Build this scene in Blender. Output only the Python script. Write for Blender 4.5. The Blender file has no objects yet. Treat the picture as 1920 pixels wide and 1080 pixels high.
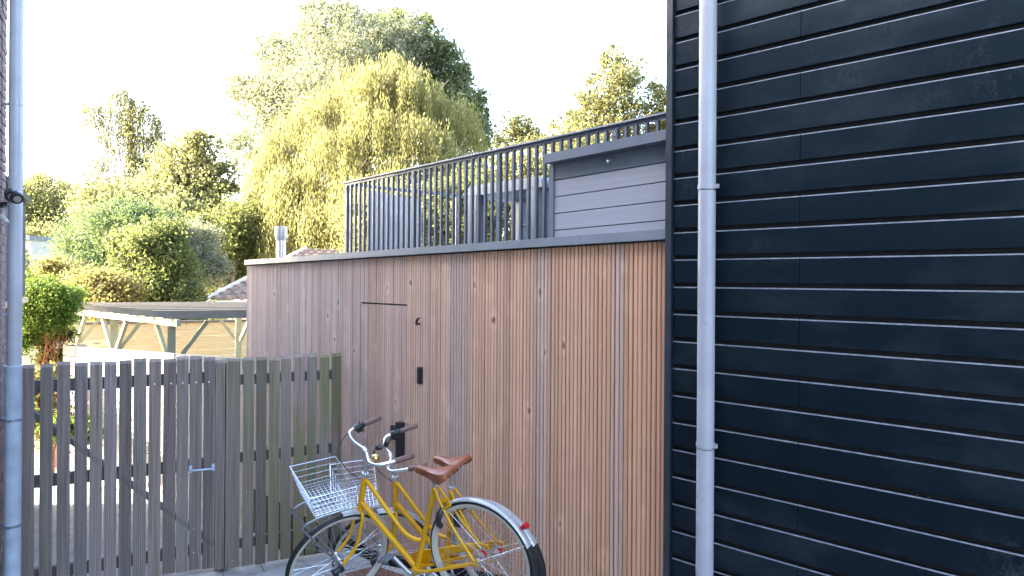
import bpy, math, random
import numpy as np
from mathutils import Matrix, Vector
R = math.radians
random.seed(7); RNG = np.random.default_rng(7)
SC = bpy.context.scene; COL = SC.collection
# ---------------------------------------------------------------- camera
cam = bpy.data.cameras.new('camera'); co = bpy.data.objects.new('camera', cam); COL.objects.link(co)
cam.sensor_width = 36; cam.lens = 36*1350/1920; cam.shift_y = -14/1920; cam.clip_start = .05; cam.clip_end = 2000
co.matrix_world = Matrix.Translation((0,0,2.4)) @ Matrix.Rotation(R(90),4,'X') @ Matrix.Rotation(.0065,4,'Z')
SC.camera = co
# ---------------------------------------------------------------- sky, sun, exposure
SUN_AZ, SUN_EL = R(-93), R(25)
w = bpy.data.worlds.new('World'); SC.world = w; w.use_nodes = True
nt = w.node_tree; sky = nt.nodes.new('ShaderNodeTexSky'); sky.sky_type = 'NISHITA'; sky.sun_disc = False
sky.sun_elevation = SUN_EL; sky.sun_rotation = SUN_AZ; sky.air_density = 1.0; sky.dust_density = 3.0; sky.ozone_density = .6
bg = nt.nodes['Background']; bg.inputs['Strength'].default_value = .15
nt.links.new(sky.outputs[0], bg.inputs['Color'])
sl = bpy.data.lights.new('sun', 'SUN'); so = bpy.data.objects.new('sun', sl); COL.objects.link(so)
sl.energy = 4; sl.angle = R(.6); sl.color = (1, .93, .82)
sd = Vector((math.sin(SUN_AZ)*math.cos(SUN_EL), math.cos(SUN_AZ)*math.cos(SUN_EL), math.sin(SUN_EL)))
so.rotation_euler = sd.to_track_quat('Z','Y').to_euler()
vs = SC.view_settings; vs.view_transform = 'Standard'; vs.look = 'None'; vs.gamma = 1; vs.use_curve_mapping = False
vs.exposure = 3.72
SC.cycles.max_bounces = 8; SC.cycles.diffuse_bounces = 5
# ---------------------------------------------------------------- materials
def newmat(name):
    m = bpy.data.materials.new(name); m.use_nodes = True
    return m, m.node_tree, m.node_tree.nodes['Principled BSDF']
def ramp(t, fac, stops):
    n = t.nodes.new('ShaderNodeValToRGB'); e = n.color_ramp.elements
    while len(e) < len(stops): e.new(.5)
    for k,(p,c) in enumerate(stops):
        e[k].position = p; e[k].color = (c,c,c,1) if isinstance(c,(int,float)) else (*c,1)
    t.links.new(fac, n.inputs[0]); return n.outputs[0]
def mixc(t, a, b, fac, mode='MIX'):
    n = t.nodes.new('ShaderNodeMix'); n.data_type = 'RGBA'; n.blend_type = mode
    def put(v, s):
        if hasattr(v,'links') or hasattr(v,'is_linked'): t.links.new(v, s)
        elif isinstance(v,(int,float)): s.default_value = v
        else: s.default_value = (*v,1)
    put(fac, n.inputs[0]); put(a, n.inputs[6]); put(b, n.inputs[7]); return n.outputs[2]
def noise(t, vec, scale, detail=4, rough=.55):
    n = t.nodes.new('ShaderNodeTexNoise'); n.inputs['Scale'].default_value = scale
    n.inputs['Detail'].default_value = detail; n.inputs['Roughness'].default_value = rough
    if vec is not None: t.links.new(vec, n.inputs['Vector'])
    return n.outputs['Fac']
def mapping(t, src, rot=0, scale=(1,1,1), loc=(0,0,0)):
    n = t.nodes.new('ShaderNodeMapping'); n.inputs['Rotation'].default_value = (0,0,rot)
    n.inputs['Scale'].default_value = scale; n.inputs['Location'].default_value = loc
    t.links.new(src, n.inputs['Vector']); return n.outputs[0]
def position(t): return t.nodes.new('ShaderNodeNewGeometry').outputs['Position']
def bump(t, b, h, dist=.002, st=.5):
    n = t.nodes.new('ShaderNodeBump'); n.inputs['Distance'].default_value = dist; n.inputs['Strength'].default_value = st
    t.links.new(h, n.inputs['Height']); t.links.new(n.outputs[0], b.inputs['Normal'])
def plain(name, c, rough=.5, metal=0, var=.15, scale=8, bmp=0, rv=.12):
    m, t, b = newmat(name); p = position(t)
    f = noise(t, p, scale, 5)
    t.links.new(mixc(t, tuple(x*(1-var) for x in c), tuple(min(1,x*(1+var)) for x in c), ramp(t, f, ((.3,0.),(.7,1.)))), b.inputs['Base Color'])
    r = ramp(t, noise(t, p, scale*2.3, 4), ((.3,max(.02,rough-rv)),(.7,min(1,rough+rv)))); t.links.new(r, b.inputs['Roughness'])
    b.inputs['Metallic'].default_value = metal
    if bmp: bump(t, b, noise(t, p, scale*6, 5), bmp, .6)
    return m
YAW_W = math.atan2(-.742,.670)      # wood wall frame: x along the wall, y into it
YAW_K = math.atan2(-.702,.712)      # black wall frame
YAW_F = math.atan2(.480,.877)       # fence frame
def wood_mat(name, base, dark, grey, vertical, yaw, knots=True, objcol=False, rough=.75, kscale=(7.5,7.5,2.2), bm=.0012, moss=None, grain=60):
    """weathered timber: grain along the board, blotchy greying, knots with pale halo, optional moss"""
    m, t, b = newmat(name); p = mapping(t, position(t), -yaw)
    g = mapping(t, p, 0, (grain,grain,1.6) if vertical else (1.6,grain,grain))
    gn = noise(t, g, 1, 5, .6)
    col = mixc(t, base, dark, ramp(t, gn, ((.35,0.),(.75,1.))))
    bl = noise(t, mapping(t, p, 0, (6,6,.9) if vertical else (.9,6,6)), 1, 4)
    col = mixc(t, col, grey, ramp(t, bl, ((.46,0.),(.74,.7))))
    if knots:
        v = t.nodes.new('ShaderNodeTexVoronoi'); v.inputs['Randomness'].default_value = .9
        wob = t.nodes.new('ShaderNodeVectorMath'); wob.operation = 'ADD'
        nn = t.nodes.new('ShaderNodeTexNoise'); nn.inputs['Scale'].default_value = 14; t.links.new(p, nn.inputs['Vector'])
        sc_ = t.nodes.new('ShaderNodeVectorMath'); sc_.operation = 'SCALE'; sc_.inputs['Scale'].default_value = .05
        t.links.new(nn.outputs['Color'], sc_.inputs[0]); t.links.new(p, wob.inputs[0]); t.links.new(sc_.outputs[0], wob.inputs[1])
        t.links.new(mapping(t, wob.outputs[0], 0, kscale if vertical else (kscale[2],kscale[0],kscale[1])), v.inputs['Vector']); v.inputs['Scale'].default_value = 1
        sx = t.nodes.new('ShaderNodeSeparateColor'); t.links.new(v.outputs['Color'], sx.inputs[0])
        ma = t.nodes.new('ShaderNodeMath'); ma.operation = 'MULTIPLY_ADD'; ma.inputs[1].default_value = 1.1; ma.inputs[2].default_value = .45; t.links.new(sx.outputs[1], ma.inputs[0])
        dv = t.nodes.new('ShaderNodeMath'); dv.operation = 'DIVIDE'; t.links.new(v.outputs['Distance'], dv.inputs[0]); t.links.new(ma.outputs[0], dv.inputs[1])
        d = dv.outputs[0]
        fl = noise(t, mapping(t, wob.outputs[0], 0, (17,17,11) if vertical else (11,17,17)), 1, 3, .6)
        col = mixc(t, col, tuple(min(1,x*1.55) for x in base), ramp(t, fl, ((.66,0.),(.72,.75))))
        pick = ramp(t, sx.outputs[0], ((.45,0.),(.47,1.)))
        halo = ramp(t, d, ((.08,.0),(.16,.95),(.40,0.)))
        core = ramp(t, d, ((.05,.85),(.13,0.)))
        mh = t.nodes.new('ShaderNodeMath'); mh.operation = 'MULTIPLY'; t.links.new(halo, mh.inputs[0]); t.links.new(pick, mh.inputs[1])
        mk = t.nodes.new('ShaderNodeMath'); mk.operation = 'MULTIPLY'; t.links.new(core, mk.inputs[0]); t.links.new(pick, mk.inputs[1])
        col = mixc(t, col, tuple(min(1,x*1.6) for x in base), mh.outputs[0])
        col = mixc(t, col, (.20,.14,.11), mk.outputs[0])
    if moss:
        mn = noise(t, mapping(t, p, 0, (5,5,1.3)), 1, 5)
        sp = t.nodes.new('ShaderNodeSeparateXYZ'); t.links.new(p, sp.inputs[0])
        mr = t.nodes.new('ShaderNodeMapRange'); mr.inputs[1].default_value = moss[0]; mr.inputs[2].default_value = moss[1]
        t.links.new(sp.outputs[0], mr.inputs[0])
        mm = t.nodes.new('ShaderNodeMath'); mm.operation = 'MULTIPLY'
        t.links.new(ramp(t, mn, ((.42,0.),(.66,1.))), mm.inputs[0]); t.links.new(mr.outputs[0], mm.inputs[1])
        m2 = t.nodes.new('ShaderNodeMath'); m2.operation = 'MULTIPLY'; m2.inputs[1].default_value = .75; t.links.new(mm.outputs[0], m2.inputs[0])
        col = mixc(t, col, (.17,.17,.06), m2.outputs[0])
    if objcol:
        oi = t.nodes.new('ShaderNodeObjectInfo')
        col = mixc(t, col, oi.outputs['Color'], 1.0, 'MULTIPLY')
    t.links.new(col, b.inputs['Base Color']); b.inputs['Roughness'].default_value = rough
    b.inputs['Specular IOR Level'].default_value = .3
    bump(t, b, gn, bm, .7)
    return m
MT = {}
MT['cladding'] = wood_mat('ribbed_softwood', (.95,.93,.91), (.72,.67,.64), (.84,.82,.84), True, YAW_W, objcol=True, kscale=(6.0,6.0,4.0))
MT['fence'] = wood_mat('weathered_fence_timber', (.32,.262,.235), (.125,.10,.09), (.255,.22,.205), True, YAW_F, knots=False, objcol=True, moss=(.55,1.5), bm=.002, grain=70)
MT['fencerail'] = wood_mat('fence_rail_timber', (.10,.09,.088), (.05,.043,.04), (.09,.08,.08), False, YAW_F, knots=False)
def black_plank_mat():
    m, t, b = newmat('black_grained_plank'); p = mapping(t, position(t), -YAW_K)
    g = noise(t, mapping(t, p, 0, (5,90,90)), 1, 6, .65)
    c = mixc(t, (.0015,.004,.0075), (.003,.0068,.0122), ramp(t, g, ((.3,0.),(.7,1.))))
    dust = noise(t, mapping(t, p, 0, (1.2,1.2,2.2)), 1, 6, .7)
    c = mixc(t, c, (.05,.058,.07), ramp(t, dust, ((.5,0.),(.85,.45))))
    v = t.nodes.new('ShaderNodeTexVoronoi'); v.inputs['Scale'].default_value = 1; t.links.new(mapping(t, p, 0, (26,26,17)), v.inputs['Vector'])
    pick = ramp(t, v.outputs['Color'], ((.80,0.),(.82,1.)))
    mk = t.nodes.new('ShaderNodeMath'); mk.operation = 'MULTIPLY'; t.links.new(pick, mk.inputs[0]); t.links.new(ramp(t, v.outputs['Distance'], ((.06,1.),(.17,0.))), mk.inputs[1])
    wisp = noise(t, mapping(t, p, 0, (9,9,5)), 1, 9, .75); 
    wm = ramp(t, wisp, ((.494,0.),(.5,.45),(.506,0.)))
    patch = ramp(t, noise(t, p, 2.3, 2), ((.6,0.),(.74,.5)))
    mw = t.nodes.new('ShaderNodeMath'); mw.operation = 'MULTIPLY'; t.links.new(wm, mw.inputs[0]); t.links.new(patch, mw.inputs[1])
    c = mixc(t, c, (.42,.45,.5), mk.outputs[0]); c = mixc(t, c, (.3,.33,.38), mw.outputs[0])
    t.links.new(c, b.inputs['Base Color'])
    b.inputs['Specular Tint'].default_value = (.58,.80,1,1); b.inputs['Specular IOR Level'].default_value = .33
    t.links.new(ramp(t, dust, ((.3,.30),(.8,.48))), b.inputs['Roughness'])
    bump(t, b, g, .0006, .5)
    return m
MT['black'] = black_plank_mat()
MT['lip'] = plain('sky_lit_plank_lip', (.125,.14,.175), .7, 0, .35, 30)  # paler colour paints the skylight caught by each plank's top chamfer
MT['blackgap'] = plain('black_backing', (.006,.007,.009), .8)
MT['trim'] = plain('anthracite_trim', (.022,.028,.04), .42)
MT['baluster'] = plain('navy_grey_steel', (.045,.06,.095), .4, 0, .08, 3)
MT['steelgrey'] = plain('grey_coated_steel', (.105,.117,.15), .45, 0, .08, 3)
MT['capgrey'] = plain('zinc_grey_cap', (.175,.19,.225), .42, .25, .1, 2.5)
MT['boxboard'] = wood_mat('grey_composite_board', (.30,.30,.34), (.25,.25,.29), (.275,.275,.315), False, YAW_W, knots=False, bm=.0004)
MT['boxdark'] = plain('dark_grey_fascia', (.10,.115,.15), .5)
MT['pvc'] = plain('grey_pvc', (.36,.36,.41), .38, 0, .1, 5)
MT['galv'] = plain('galvanised_steel', (.46,.54,.66), .45, .2, .16, 9)
MT['brick'] = plain('mauve_brick', (.24,.165,.17), .85, 0, .3, 22, .003)
MT['mortar'] = plain('pale_mortar', (.36,.33,.32), .9, 0, .15, 40, .003)
MT['yellow'] = plain('yellow_enamel', (.70,.35,.003), .25, 0, .05, 3, 0, .05)
MT['rubber'] = plain('black_rubber', (.012,.013,.016), .6)
MT['cream'] = plain('cream_sidewall', (.50,.47,.42), .55, 0, .08)
MT['alu'] = plain('brushed_aluminium', (.62,.63,.66), .3, .9, .08, 20)
MT['chrome'] = plain('bright_wire', (.56,.58,.63), .3, .9, .06, 20)
MT['mudguard'] = plain('silver_mudguard', (.46,.465,.48), .33, .35, .05, 6)
MT['leather'] = plain('brown_leather', (.25,.075,.033), .36, 0, .25, 14, .0006)
MT['grip'] = plain('dusky_brown_grip', (.15,.075,.062), .55, 0, .15, 30)
MT['blackpl'] = plain('black_plastic', (.014,.015,.018), .42)
MT['bluegrey'] = plain('grey_rack_tube', (.23,.25,.30), .35, .5, .08, 12)
MT['gold'] = plain('brass_bell', (.72,.52,.2), .25, 1, .08)
MT['red'] = plain('red_lens', (.5,.012,.02), .2)
MT['white'] = plain('white_paint', (.38,.37,.355), .6, 0, .07, 4)
MT['canvas'] = plain('pale_canvas', (.62,.58,.60), .85, 0, .1, 5)
MT['pergola'] = wood_mat('greenish_treated_timber', (.26,.25,.16), (.19,.19,.12), (.22,.22,.16), False, YAW_F, knots=False)
MT['rafter'] = wood_mat('grey_rafter_timber', (.20,.175,.145), (.13,.115,.10), (.17,.155,.135), False, YAW_F, knots=False)
MT['larch'] = wood_mat('pale_larch_board', (.46,.35,.20), (.36,.26,.14), (.42,.33,.21), False, YAW_F, kscale=(5,5,1.6))
MT['oldwood'] = wood_mat('sun_bleached_board', (.42,.33,.27), (.26,.19,.15), (.38,.33,.30), True, YAW_F)
MT['render'] = plain('cream_render', (.62,.55,.46), .85)
MT['pinkrender'] = plain('pink_render', (.60,.40,.35), .85)
MT['tile'] = plain('weathered_clay_tile', (.20,.135,.105), .8, 0, .35, 7, .004)
MT['paver'] = plain('pale_concrete_paver', (.36,.345,.33), .85, 0, .22, 9, .002)
MT['slab'] = plain('light_stone_slab', (.40,.395,.39), .8, 0, .2, 6, .002)
MT['joint'] = plain('sandy_joint', (.2,.185,.165), .95, 0, .2, 30)
MT['brownmat'] = plain('brown_fibre_mat', (.17,.085,.055), .95, 0, .5, 60, .004)
MT['ground'] = plain('grey_garden_paving', (.20,.195,.19), .9, 0, .25, 5, .003)
MT['soil'] = plain('green_earth', (.09,.10,.045), .95, 0, .4, 2, .01)
MT['glass'] = plain('dark_window_glass', (.05,.06,.07), .08)
MT['lens'] = plain('floodlight_glass', (.28,.26,.22), .25)
MT['bark'] = plain('brown_bark', (.13,.10,.075), .9, 0, .4, 6, .01)
MT['birchbark'] = plain('birch_bark', (.52,.48,.44), .8, 0, .45, 3, .004)
MT['rust'] = plain('rusty_red_bark', (.25,.085,.035), .9, 0, .4, 9, .01)
MT['flue'] = plain('stainless_flue', (.55,.53,.53), .3, .9, .08, 8)
def leaf_mat(name, cols, trans=.5, gloss=.2, lk=.235):
    m, t, b = newmat(name)
    g = t.nodes.new('ShaderNodeNewGeometry')
    mm = t.nodes.new('ShaderNodeMath'); mm.operation = 'MULTIPLY_ADD'; mm.inputs[1].default_value = .55
    n2 = ramp(t, noise(t, g.outputs['Position'], 1.1, 3), ((.36,0.),(.64,.45)))
    t.links.new(g.outputs['Random Per Island'], mm.inputs[0]); t.links.new(n2, mm.inputs[2])
    c = ramp(t, mm.outputs[0], [(i/(len(cols)-1), tuple(min(.5,(v*.95+.05*(x[0]+x[1])/2)*lk) for v in x)) for i,x in enumerate(cols)])
    t.links.new(c, b.inputs['Base Color']); b.inputs['Roughness'].default_value = .55; b.inputs['Specular IOR Level'].default_value = gloss
    tr = t.nodes.new('ShaderNodeBsdfTranslucent'); mx = t.nodes.new('ShaderNodeMixShader'); mx.inputs[0].default_value = trans
    t.links.new(mixc(t, c, (.75,.8,.2), .18), tr.inputs['Color'])
    t.links.new(b.outputs[0], mx.inputs[1]); t.links.new(tr.outputs[0], mx.inputs[2])
    t.links.new(mx.outputs[0], t.nodes['Material Output'].inputs['Surface'])
    return m
# ---------------------------------------------------------------- mesh helper
class MB:
    def __init__(s): s.v = []; s.f = []
    def quad_box(s, P):                      # 8 points: bottom 4, top 4
        n = len(s.v); s.v += [tuple(p) for p in P]
        s.f += [tuple(n+i for i in q) for q in ((3,2,1,0),(4,5,6,7),(0,1,5,4),(1,2,6,5),(2,3,7,6),(3,0,4,7))]
        return s
    def box(s, x0,x1,y0,y1,z0,z1, zs=0):     # zs: extra height per metre of x
        a = lambda x: zs*x
        return s.quad_box([(x0,y0,z0+a(x0)),(x1,y0,z0+a(x1)),(x1,y1,z0+a(x1)),(x0,y1,z0+a(x0)),(x0,y0,z1+a(x0)),(x1,y0,z1+a(x1)),(x1,y1,z1+a(x1)),(x0,y1,z1+a(x0))])
    def prism(s, prof, axis, a0, a1):        # prof: closed list of 2D points extruded along axis
        n = len(s.v); k = len(prof)
        for a in (a0,a1):
            for u,v in prof:
                s.v.append((a,u,v) if axis=='x' else (u,a,v) if axis=='y' else (u,v,a))
        s.f += [(n+i, n+(i+1)%k, n+k+(i+1)%k, n+k+i) for i in range(k)]
        s.f += [tuple(n+i for i in reversed(range(k))), tuple(n+k+i for i in range(k))]
        return s
    def bar(s, p, q, w, h, up=(0,0,1)):      # rectangular bar
        p, q = Vector(p), Vector(q); d = (q-p).normalized(); sd_ = d.cross(Vector(up))
        if sd_.length < 1e-4: sd_ = d.cross(Vector((0,1,0)))
        sd_.normalize(); u = sd_.cross(d)
        a, b = sd_*w/2, u*h/2
        return s.quad_box([p-a-b, p+a-b, q+a-b, q-a-b, p-a+b, p+a+b, q+a+b, q-a+b])
    def tube(s, pts, r, seg=8, cap=True, closed=False):
        pts = [Vector(p) for p in pts]; n = len(pts); base = len(s.v)
        rr = r if isinstance(r,(list,tuple)) else [r]*n
        prev = None
        for i,p in enumerate(pts):
            a = pts[(i-1)%n] if (i>0 or closed) else p; c = pts[(i+1)%n] if (i<n-1 or closed) else p
            d = (c-a); d = d.normalized() if d.length > 1e-9 else Vector((0,0,1))
            if prev is None:
                u = d.cross(Vector((0,0,1)));  u = u if u.length>.05 else d.cross(Vector((1,0,0))); u.normalize()
            else:
                u = prev - d*prev.dot(d); u.normalize()
            prev = u; v = d.cross(u)
            for k in range(seg):
                an = 2*math.pi*k/seg; s.v.append(tuple(p + (u*math.cos(an)+v*math.sin(an))*rr[i]))
        for i in range(n if closed else n-1):
            j = (i+1)%n
            for k in range(seg):
                s.f.append((base+i*seg+k, base+i*seg+(k+1)%seg, base+j*seg+(k+1)%seg, base+j*seg+k))
        if cap and not closed:
            s.f.append(tuple(base+k for k in reversed(range(seg)))); s.f.append(tuple(base+(n-1)*seg+k for k in range(seg)))
        return s
    def map(s, fn): s.v = [tuple(fn(v)) for v in s.v]; return s
    def mesh(s, name, mat, smooth=False):
        me = bpy.data.meshes.new(name); me.from_pydata(s.v, [], s.f); me.update()
        if smooth:
            me.polygons.foreach_set('use_smooth', [True]*len(me.polygons)); me.set_sharp_from_angle(angle=R(48))
        if mat: me.materials.append(MT[mat] if isinstance(mat,str) else mat)
        return me
    def build(s, name, mat, parent=None, smooth=False): return link(name, s.mesh(name, mat, smooth), parent)
def link(name, me, parent=None):
    o = bpy.data.objects.new(name, me); COL.objects.link(o)
    if parent is not None: o.parent = parent
    return o
def tag(o, label=None, cat=None, group=None, kind=None):
    for k,v in (('label',label),('category',cat),('group',group),('kind',kind)):
        if v: o[k] = v
    return o
def thing(name, label, cat, loc=(0,0,0), yaw=0, group=None):
    o = bpy.data.objects.new(name, None); COL.objects.link(o); o.location = loc; o.rotation_euler = (0,0,yaw); o.empty_display_size = .1
    return tag(o, label, cat, group)
def copy_tree(o, parent=None):
    c = o.copy(); COL.objects.link(c)
    if parent is not None: c.parent = parent
    for ch in list(o.children): copy_tree(ch, c)
    return c
CAP_S, CAP_0 = .0123, 2.706         # the flat roof falls slightly along the wall: z = CAP_0 + CAP_S*t
def captop(t): return CAP_0 + CAP_S*t
def ramp_h(t): return max(.045, .42+.18*(t+3.2))
# ================================================================ SETTING
g = MB(); NX = 60
def terr(x, y): return -.42 if y > 0 else -.42
MB().quad_box([(-400,-200,-.9),(400,-200,-.9),(400,900,-.9),(-400,900,-.9),(-400,-200,-.45),(400,-200,-.45),(400,900,-.45),(-400,900,-.45)]).build('ground', 'soil')['kind'] = 'structure'
# yard in front of the fence (fence frame: x along, y away) with concrete pavers
yard = MB().box(-14,8,-8,6.36,-.44,-.012).build('yard_pavement', 'joint'); yard.rotation_euler = (0,0,YAW_F); yard['kind'] = 'structure'
pv = MB().prism([(-.148,-.148),(.148,-.148),(.148,.148),(-.148,.148)], 'z', -.03, 0).mesh('paver', 'paver')
pvm = [pv]
for i in range(22):
    for j in range(6):
        o = link('paver', pv, yard); o.location = (-1.5+i*.302, 6.2-j*.302, random.uniform(-.003,.003)); o.rotation_euler = (random.uniform(-.006,.006), random.uniform(-.006,.006), 0)
gp = MB().box(-12,1.9,6.42,13.2,-.46,-.40).build('garden_path', 'ground'); gp.rotation_euler = (0,0,YAW_F); gp['kind'] = 'structure'
# sloping ramp along the timber wall (wall frame)
rm = MB(); ts = [-5.62,-5.3,-4.9,-4.5,-4.0,-3.5,-3.0,-2.0,-1.0,1.0]
for a,b in zip(ts[:-1], ts[1:]):
    rm.quad_box([(a,2.31,-.2),(b,2.31,-.2),(b,3.19,-.2),(a,3.19,-.2),(a,2.31,ramp_h(a)-.02),(b,2.31,ramp_h(b)-.02),(b,3.19,ramp_h(b)-.02),(a,3.19,ramp_h(a)-.02)])
ro = rm.build('ramp', 'joint'); ro.rotation_euler = (0,0,YAW_W); ro['kind'] = 'structure'
t = -5.62
while t < -.3:
    L = .44
    for p0,p1 in ((2.30,2.735),(2.741,3.15)):
        a, b = t+.003, t+L-.003
        sl_ = MB().quad_box([(a,p0,ramp_h(a)-.04),(b,p0,ramp_h(b)-.04),(b,p1,ramp_h(b)-.04),(a,p1,ramp_h(a)-.04),(a,p0,ramp_h(a)),(b,p0,ramp_h(b)),(b,p1,ramp_h(b)),(a,p1,ramp_h(a))]).build('slab', 'slab', ro)
        sl_.location.z = random.uniform(-.004,.004)
    t += L
bm_ = MB(); mt0 = [(-5.05,2.62),(-4.42,2.55),(-4.40,3.0),(-5.0,3.06)]
bm_.quad_box([(x,y,ramp_h(x)+.005) for x,y in mt0]+[(x,y,ramp_h(x)+.016) for x,y in mt0])
o = bm_.build('ramp_mat', 'brownmat'); o.rotation_euler = (0,0,YAW_W); tag(o, 'worn brown fibre mat lying on the ramp under the yellow bicycles', 'mat')
# ================================================================ TIMBER GARAGE (wall frame)
gar = thing('timber_garage', 'flat roofed garage clad in ribbed vertical softwood battens, warm at right and greying at left', 'garage', (0,0,0), YAW_W)
T0, T1 = -7.977, -2.15
back = MB()
back.quad_box([(T0+.02,3.222,-.4),(T1,3.222,-.4),(T1,8.0,-.4),(T0+.02,8.0,-.4),(T0+.02,3.222,captop(T0)-.06),(T1,3.222,captop(T1)-.06),(T1,8.0,captop(T1)-.16),(T0+.02,8.0,captop(T0)-.16)])
back.build('wall_core', 'blackgap', gar)
prof = [(-.0130,.020),(.0130,.020),(.0130,.005),(.0085,0),(-.0085,0),(-.0130,.005)]
bat = MB().prism(prof, 'z', 0, 1).mesh('batten', 'cladding')
TD0, TD1, ZD = -5.487, -4.775, 2.20
door = MB().box(TD0+.01,TD1-.01,3.219,3.2215,.2,2.18).build('door', 'blackgap', gar)
nb = int((T1-T0)/.0322)
def boardcol(i):
    tt = T0+i*.0322; u = (tt-T0)/(T1-T0); rb = random.Random(i//4*13+5); r1 = random.Random(i*7+1)
    warm = min(1, max(0, (u-.22)/.66)) + rb.uniform(-.11,.11)
    if tt > -2.62: warm = 1.2
    elif rb.random() < .2: warm *= .55
    warm = min(1, max(0, warm))
    g_, w_ = (.52,.428,.417), (.68,.388,.25)
    k = rb.uniform(.92,1.07)*r1.uniform(.88,1.08)
    return tuple((a*(1-warm)+b*warm)*k for a,b in zip(g_,w_))+(1,)
for i in range(nb):
    tt = T0+.0161+i*.0322
    zb = ramp_h(tt)+.075+random.uniform(-.004,.004) if tt > -5.8 else .10
    zt = captop(tt)-.062
    segs = [(zb,zt,gar)]
    if TD0 < tt < TD1: segs = [(zb,ZD-.007,door),(ZD+.006,zt,gar)]
    gap = .0045 if i%4 in (0,) else 0
    for z0,z1,par in segs:
        o = link('batten', bat, par); o.location = (tt-gap/2, 3.2+random.uniform(-.0015,.0015), z0); o.scale = (1-gap/.027,1,z1-z0); o.color = boardcol(i)
for x in (TD0-.004,):
    MB().box(x-.0035,x+.0035,3.1985,3.2195,1.45,2.19).build('door_gap_seal', 'blackgap', gar)
cj = [T0+.035, -5.9, (-4.540,2.641)[0], (-2.897,2.664)[0], -2.26]
for a,b in zip(cj[:-1],cj[1:]):
    m = MB(); a += .002
    z = lambda t_, d: captop(t_)+d
    m.quad_box([(a,3.155,z(a,-.053)),(b,3.155,z(b,-.053)),(b,3.62,z(b,-.053)),(a,3.62,z(a,-.053)),(a,3.157,z(a,0)),(b,3.157,z(b,0)),(b,3.62,z(b,-.006)),(a,3.62,z(a,-.006))])
    m.build('roof_cap', 'capgrey', gar)
MB().quad_box([(T0,3.62,2.40),(T1,3.62,2.46),(T1,8.02,2.40),(T0,8.02,2.34),(T0,3.62,2.55),(T1,3.62,2.60),(T1,8.02,2.54),(T0,8.02,2.49)]).build('roof_deck', 'steelgrey', gar)
hd = MB().box(-4.600,-4.560,3.176,3.199,1.60,1.73).box(-4.595,-4.565,3.170,3.1755,1.61,1.72).build('key_box', 'blackpl', gar)
hk = MB().tube([(-4.60,3.199,2.06),(-4.60,3.165,2.062),(-4.585,3.158,2.085),(-4.565,3.155,2.105),(-4.545,3.155,2.108)], [.007,.009,.013,.011,.006], 8).build('wall_hook', 'blackpl', gar, True)
z0 = (-4.844,0.987)[1]; z1 = (-4.847,1.271)[1]
t0 = (-4.846,1.144)[0]
dh = MB().box(t0-.012,t0+.052,3.150,3.197,z0,z1).build('door_handle', 'blackpl', gar)
MB().box(t0-.09,t0-.014,3.155,3.18,z1-.15,z1-.04).build('latch', 'blackpl', dh)
# ---------------------------------------------------------------- roof balustrade, set back from the cap
PB = 3.75
rail = thing('roof_balustrade', 'dark grey steel balustrade with many slim uprights round the garage roof terrace', 'balustrade', (0,0,0), YAW_W)
RS, R0 = .0119, 3.493               # top of the rail: z = R0+RS*t
rtop = lambda t: R0+RS*t
RA, RB = -6.752, -1.9
m = MB().quad_box([(RA-.03,PB-.035,rtop(RA)-.012),(RB,PB-.035,rtop(RB)-.012),(RB,PB+.035,rtop(RB)-.012),(RA-.03,PB+.035,rtop(RA)-.012),(RA-.03,PB-.035,rtop(RA)),(RB,PB-.035,rtop(RB)),(RB,PB+.035,rtop(RB)),(RA-.03,PB+.035,rtop(RA))])
m.build('top_rail', 'capgrey', rail)
m = MB().quad_box([(RA,PB-.012,rtop(RA)-.036),(RB,PB-.012,rtop(RB)-.036),(RB,PB+.02,rtop(RB)-.036),(RA,PB+.02,rtop(RA)-.036),(RA,PB-.012,rtop(RA)-.0125),(RB,PB-.012,rtop(RB)-.0125),(RB,PB+.02,rtop(RB)-.0125),(RA,PB+.02,rtop(RA)-.0125)])
m.build('under_rail', 'baluster', rail)
posts = [RA+.025, -5.501, -4.310, -3.118]
pm = MB().box(-.020,.020,-.016,.016,0,1).mesh('post', 'baluster'); bl = MB().box(-.0105,.0105,-.012,.012,0,1).mesh('baluster', 'baluster')
for k,tp in enumerate(posts):
    o = link('post', pm, rail); o.location = (tp,PB,2.5); o.scale = (1,1,rtop(tp)-.0365-2.5)
    MB().box(tp-.012,tp+.012,PB-.019,PB-.0165,rtop(tp)-.085,rtop(tp)-.062).build('bolt', 'steelgrey', rail)
    nx = posts[k+1] if k+1 < len(posts) else tp+1.19
    for j in range(1,14):
        tb = tp+(nx-tp)*j/14
        if tb > RB: break
        o = link('baluster', bl, rail); o.location = (tb,PB,2.52); o.scale = (1,1,rtop(tb)-.0365-2.52)
m = MB().quad_box([(RA-.03,PB+.037,rtop(RA)-.03),(RA+.01,PB+.037,rtop(RA)-.03),(RA+.01,6.6,rtop(RA)-.03),(RA-.03,6.6,rtop(RA)-.03),(RA-.03,PB+.037,rtop(RA)),(RA+.01,PB+.037,rtop(RA)),(RA+.01,6.6,rtop(RA)),(RA-.03,6.6,rtop(RA))])
m.build('return_rail', 'steelgrey', rail)
for p in (5.2, 6.57): o = link('post', pm, rail); o.location = (RA,p,2.5); o.scale = (.55,.55,rtop(RA)-.031-2.5)
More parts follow.
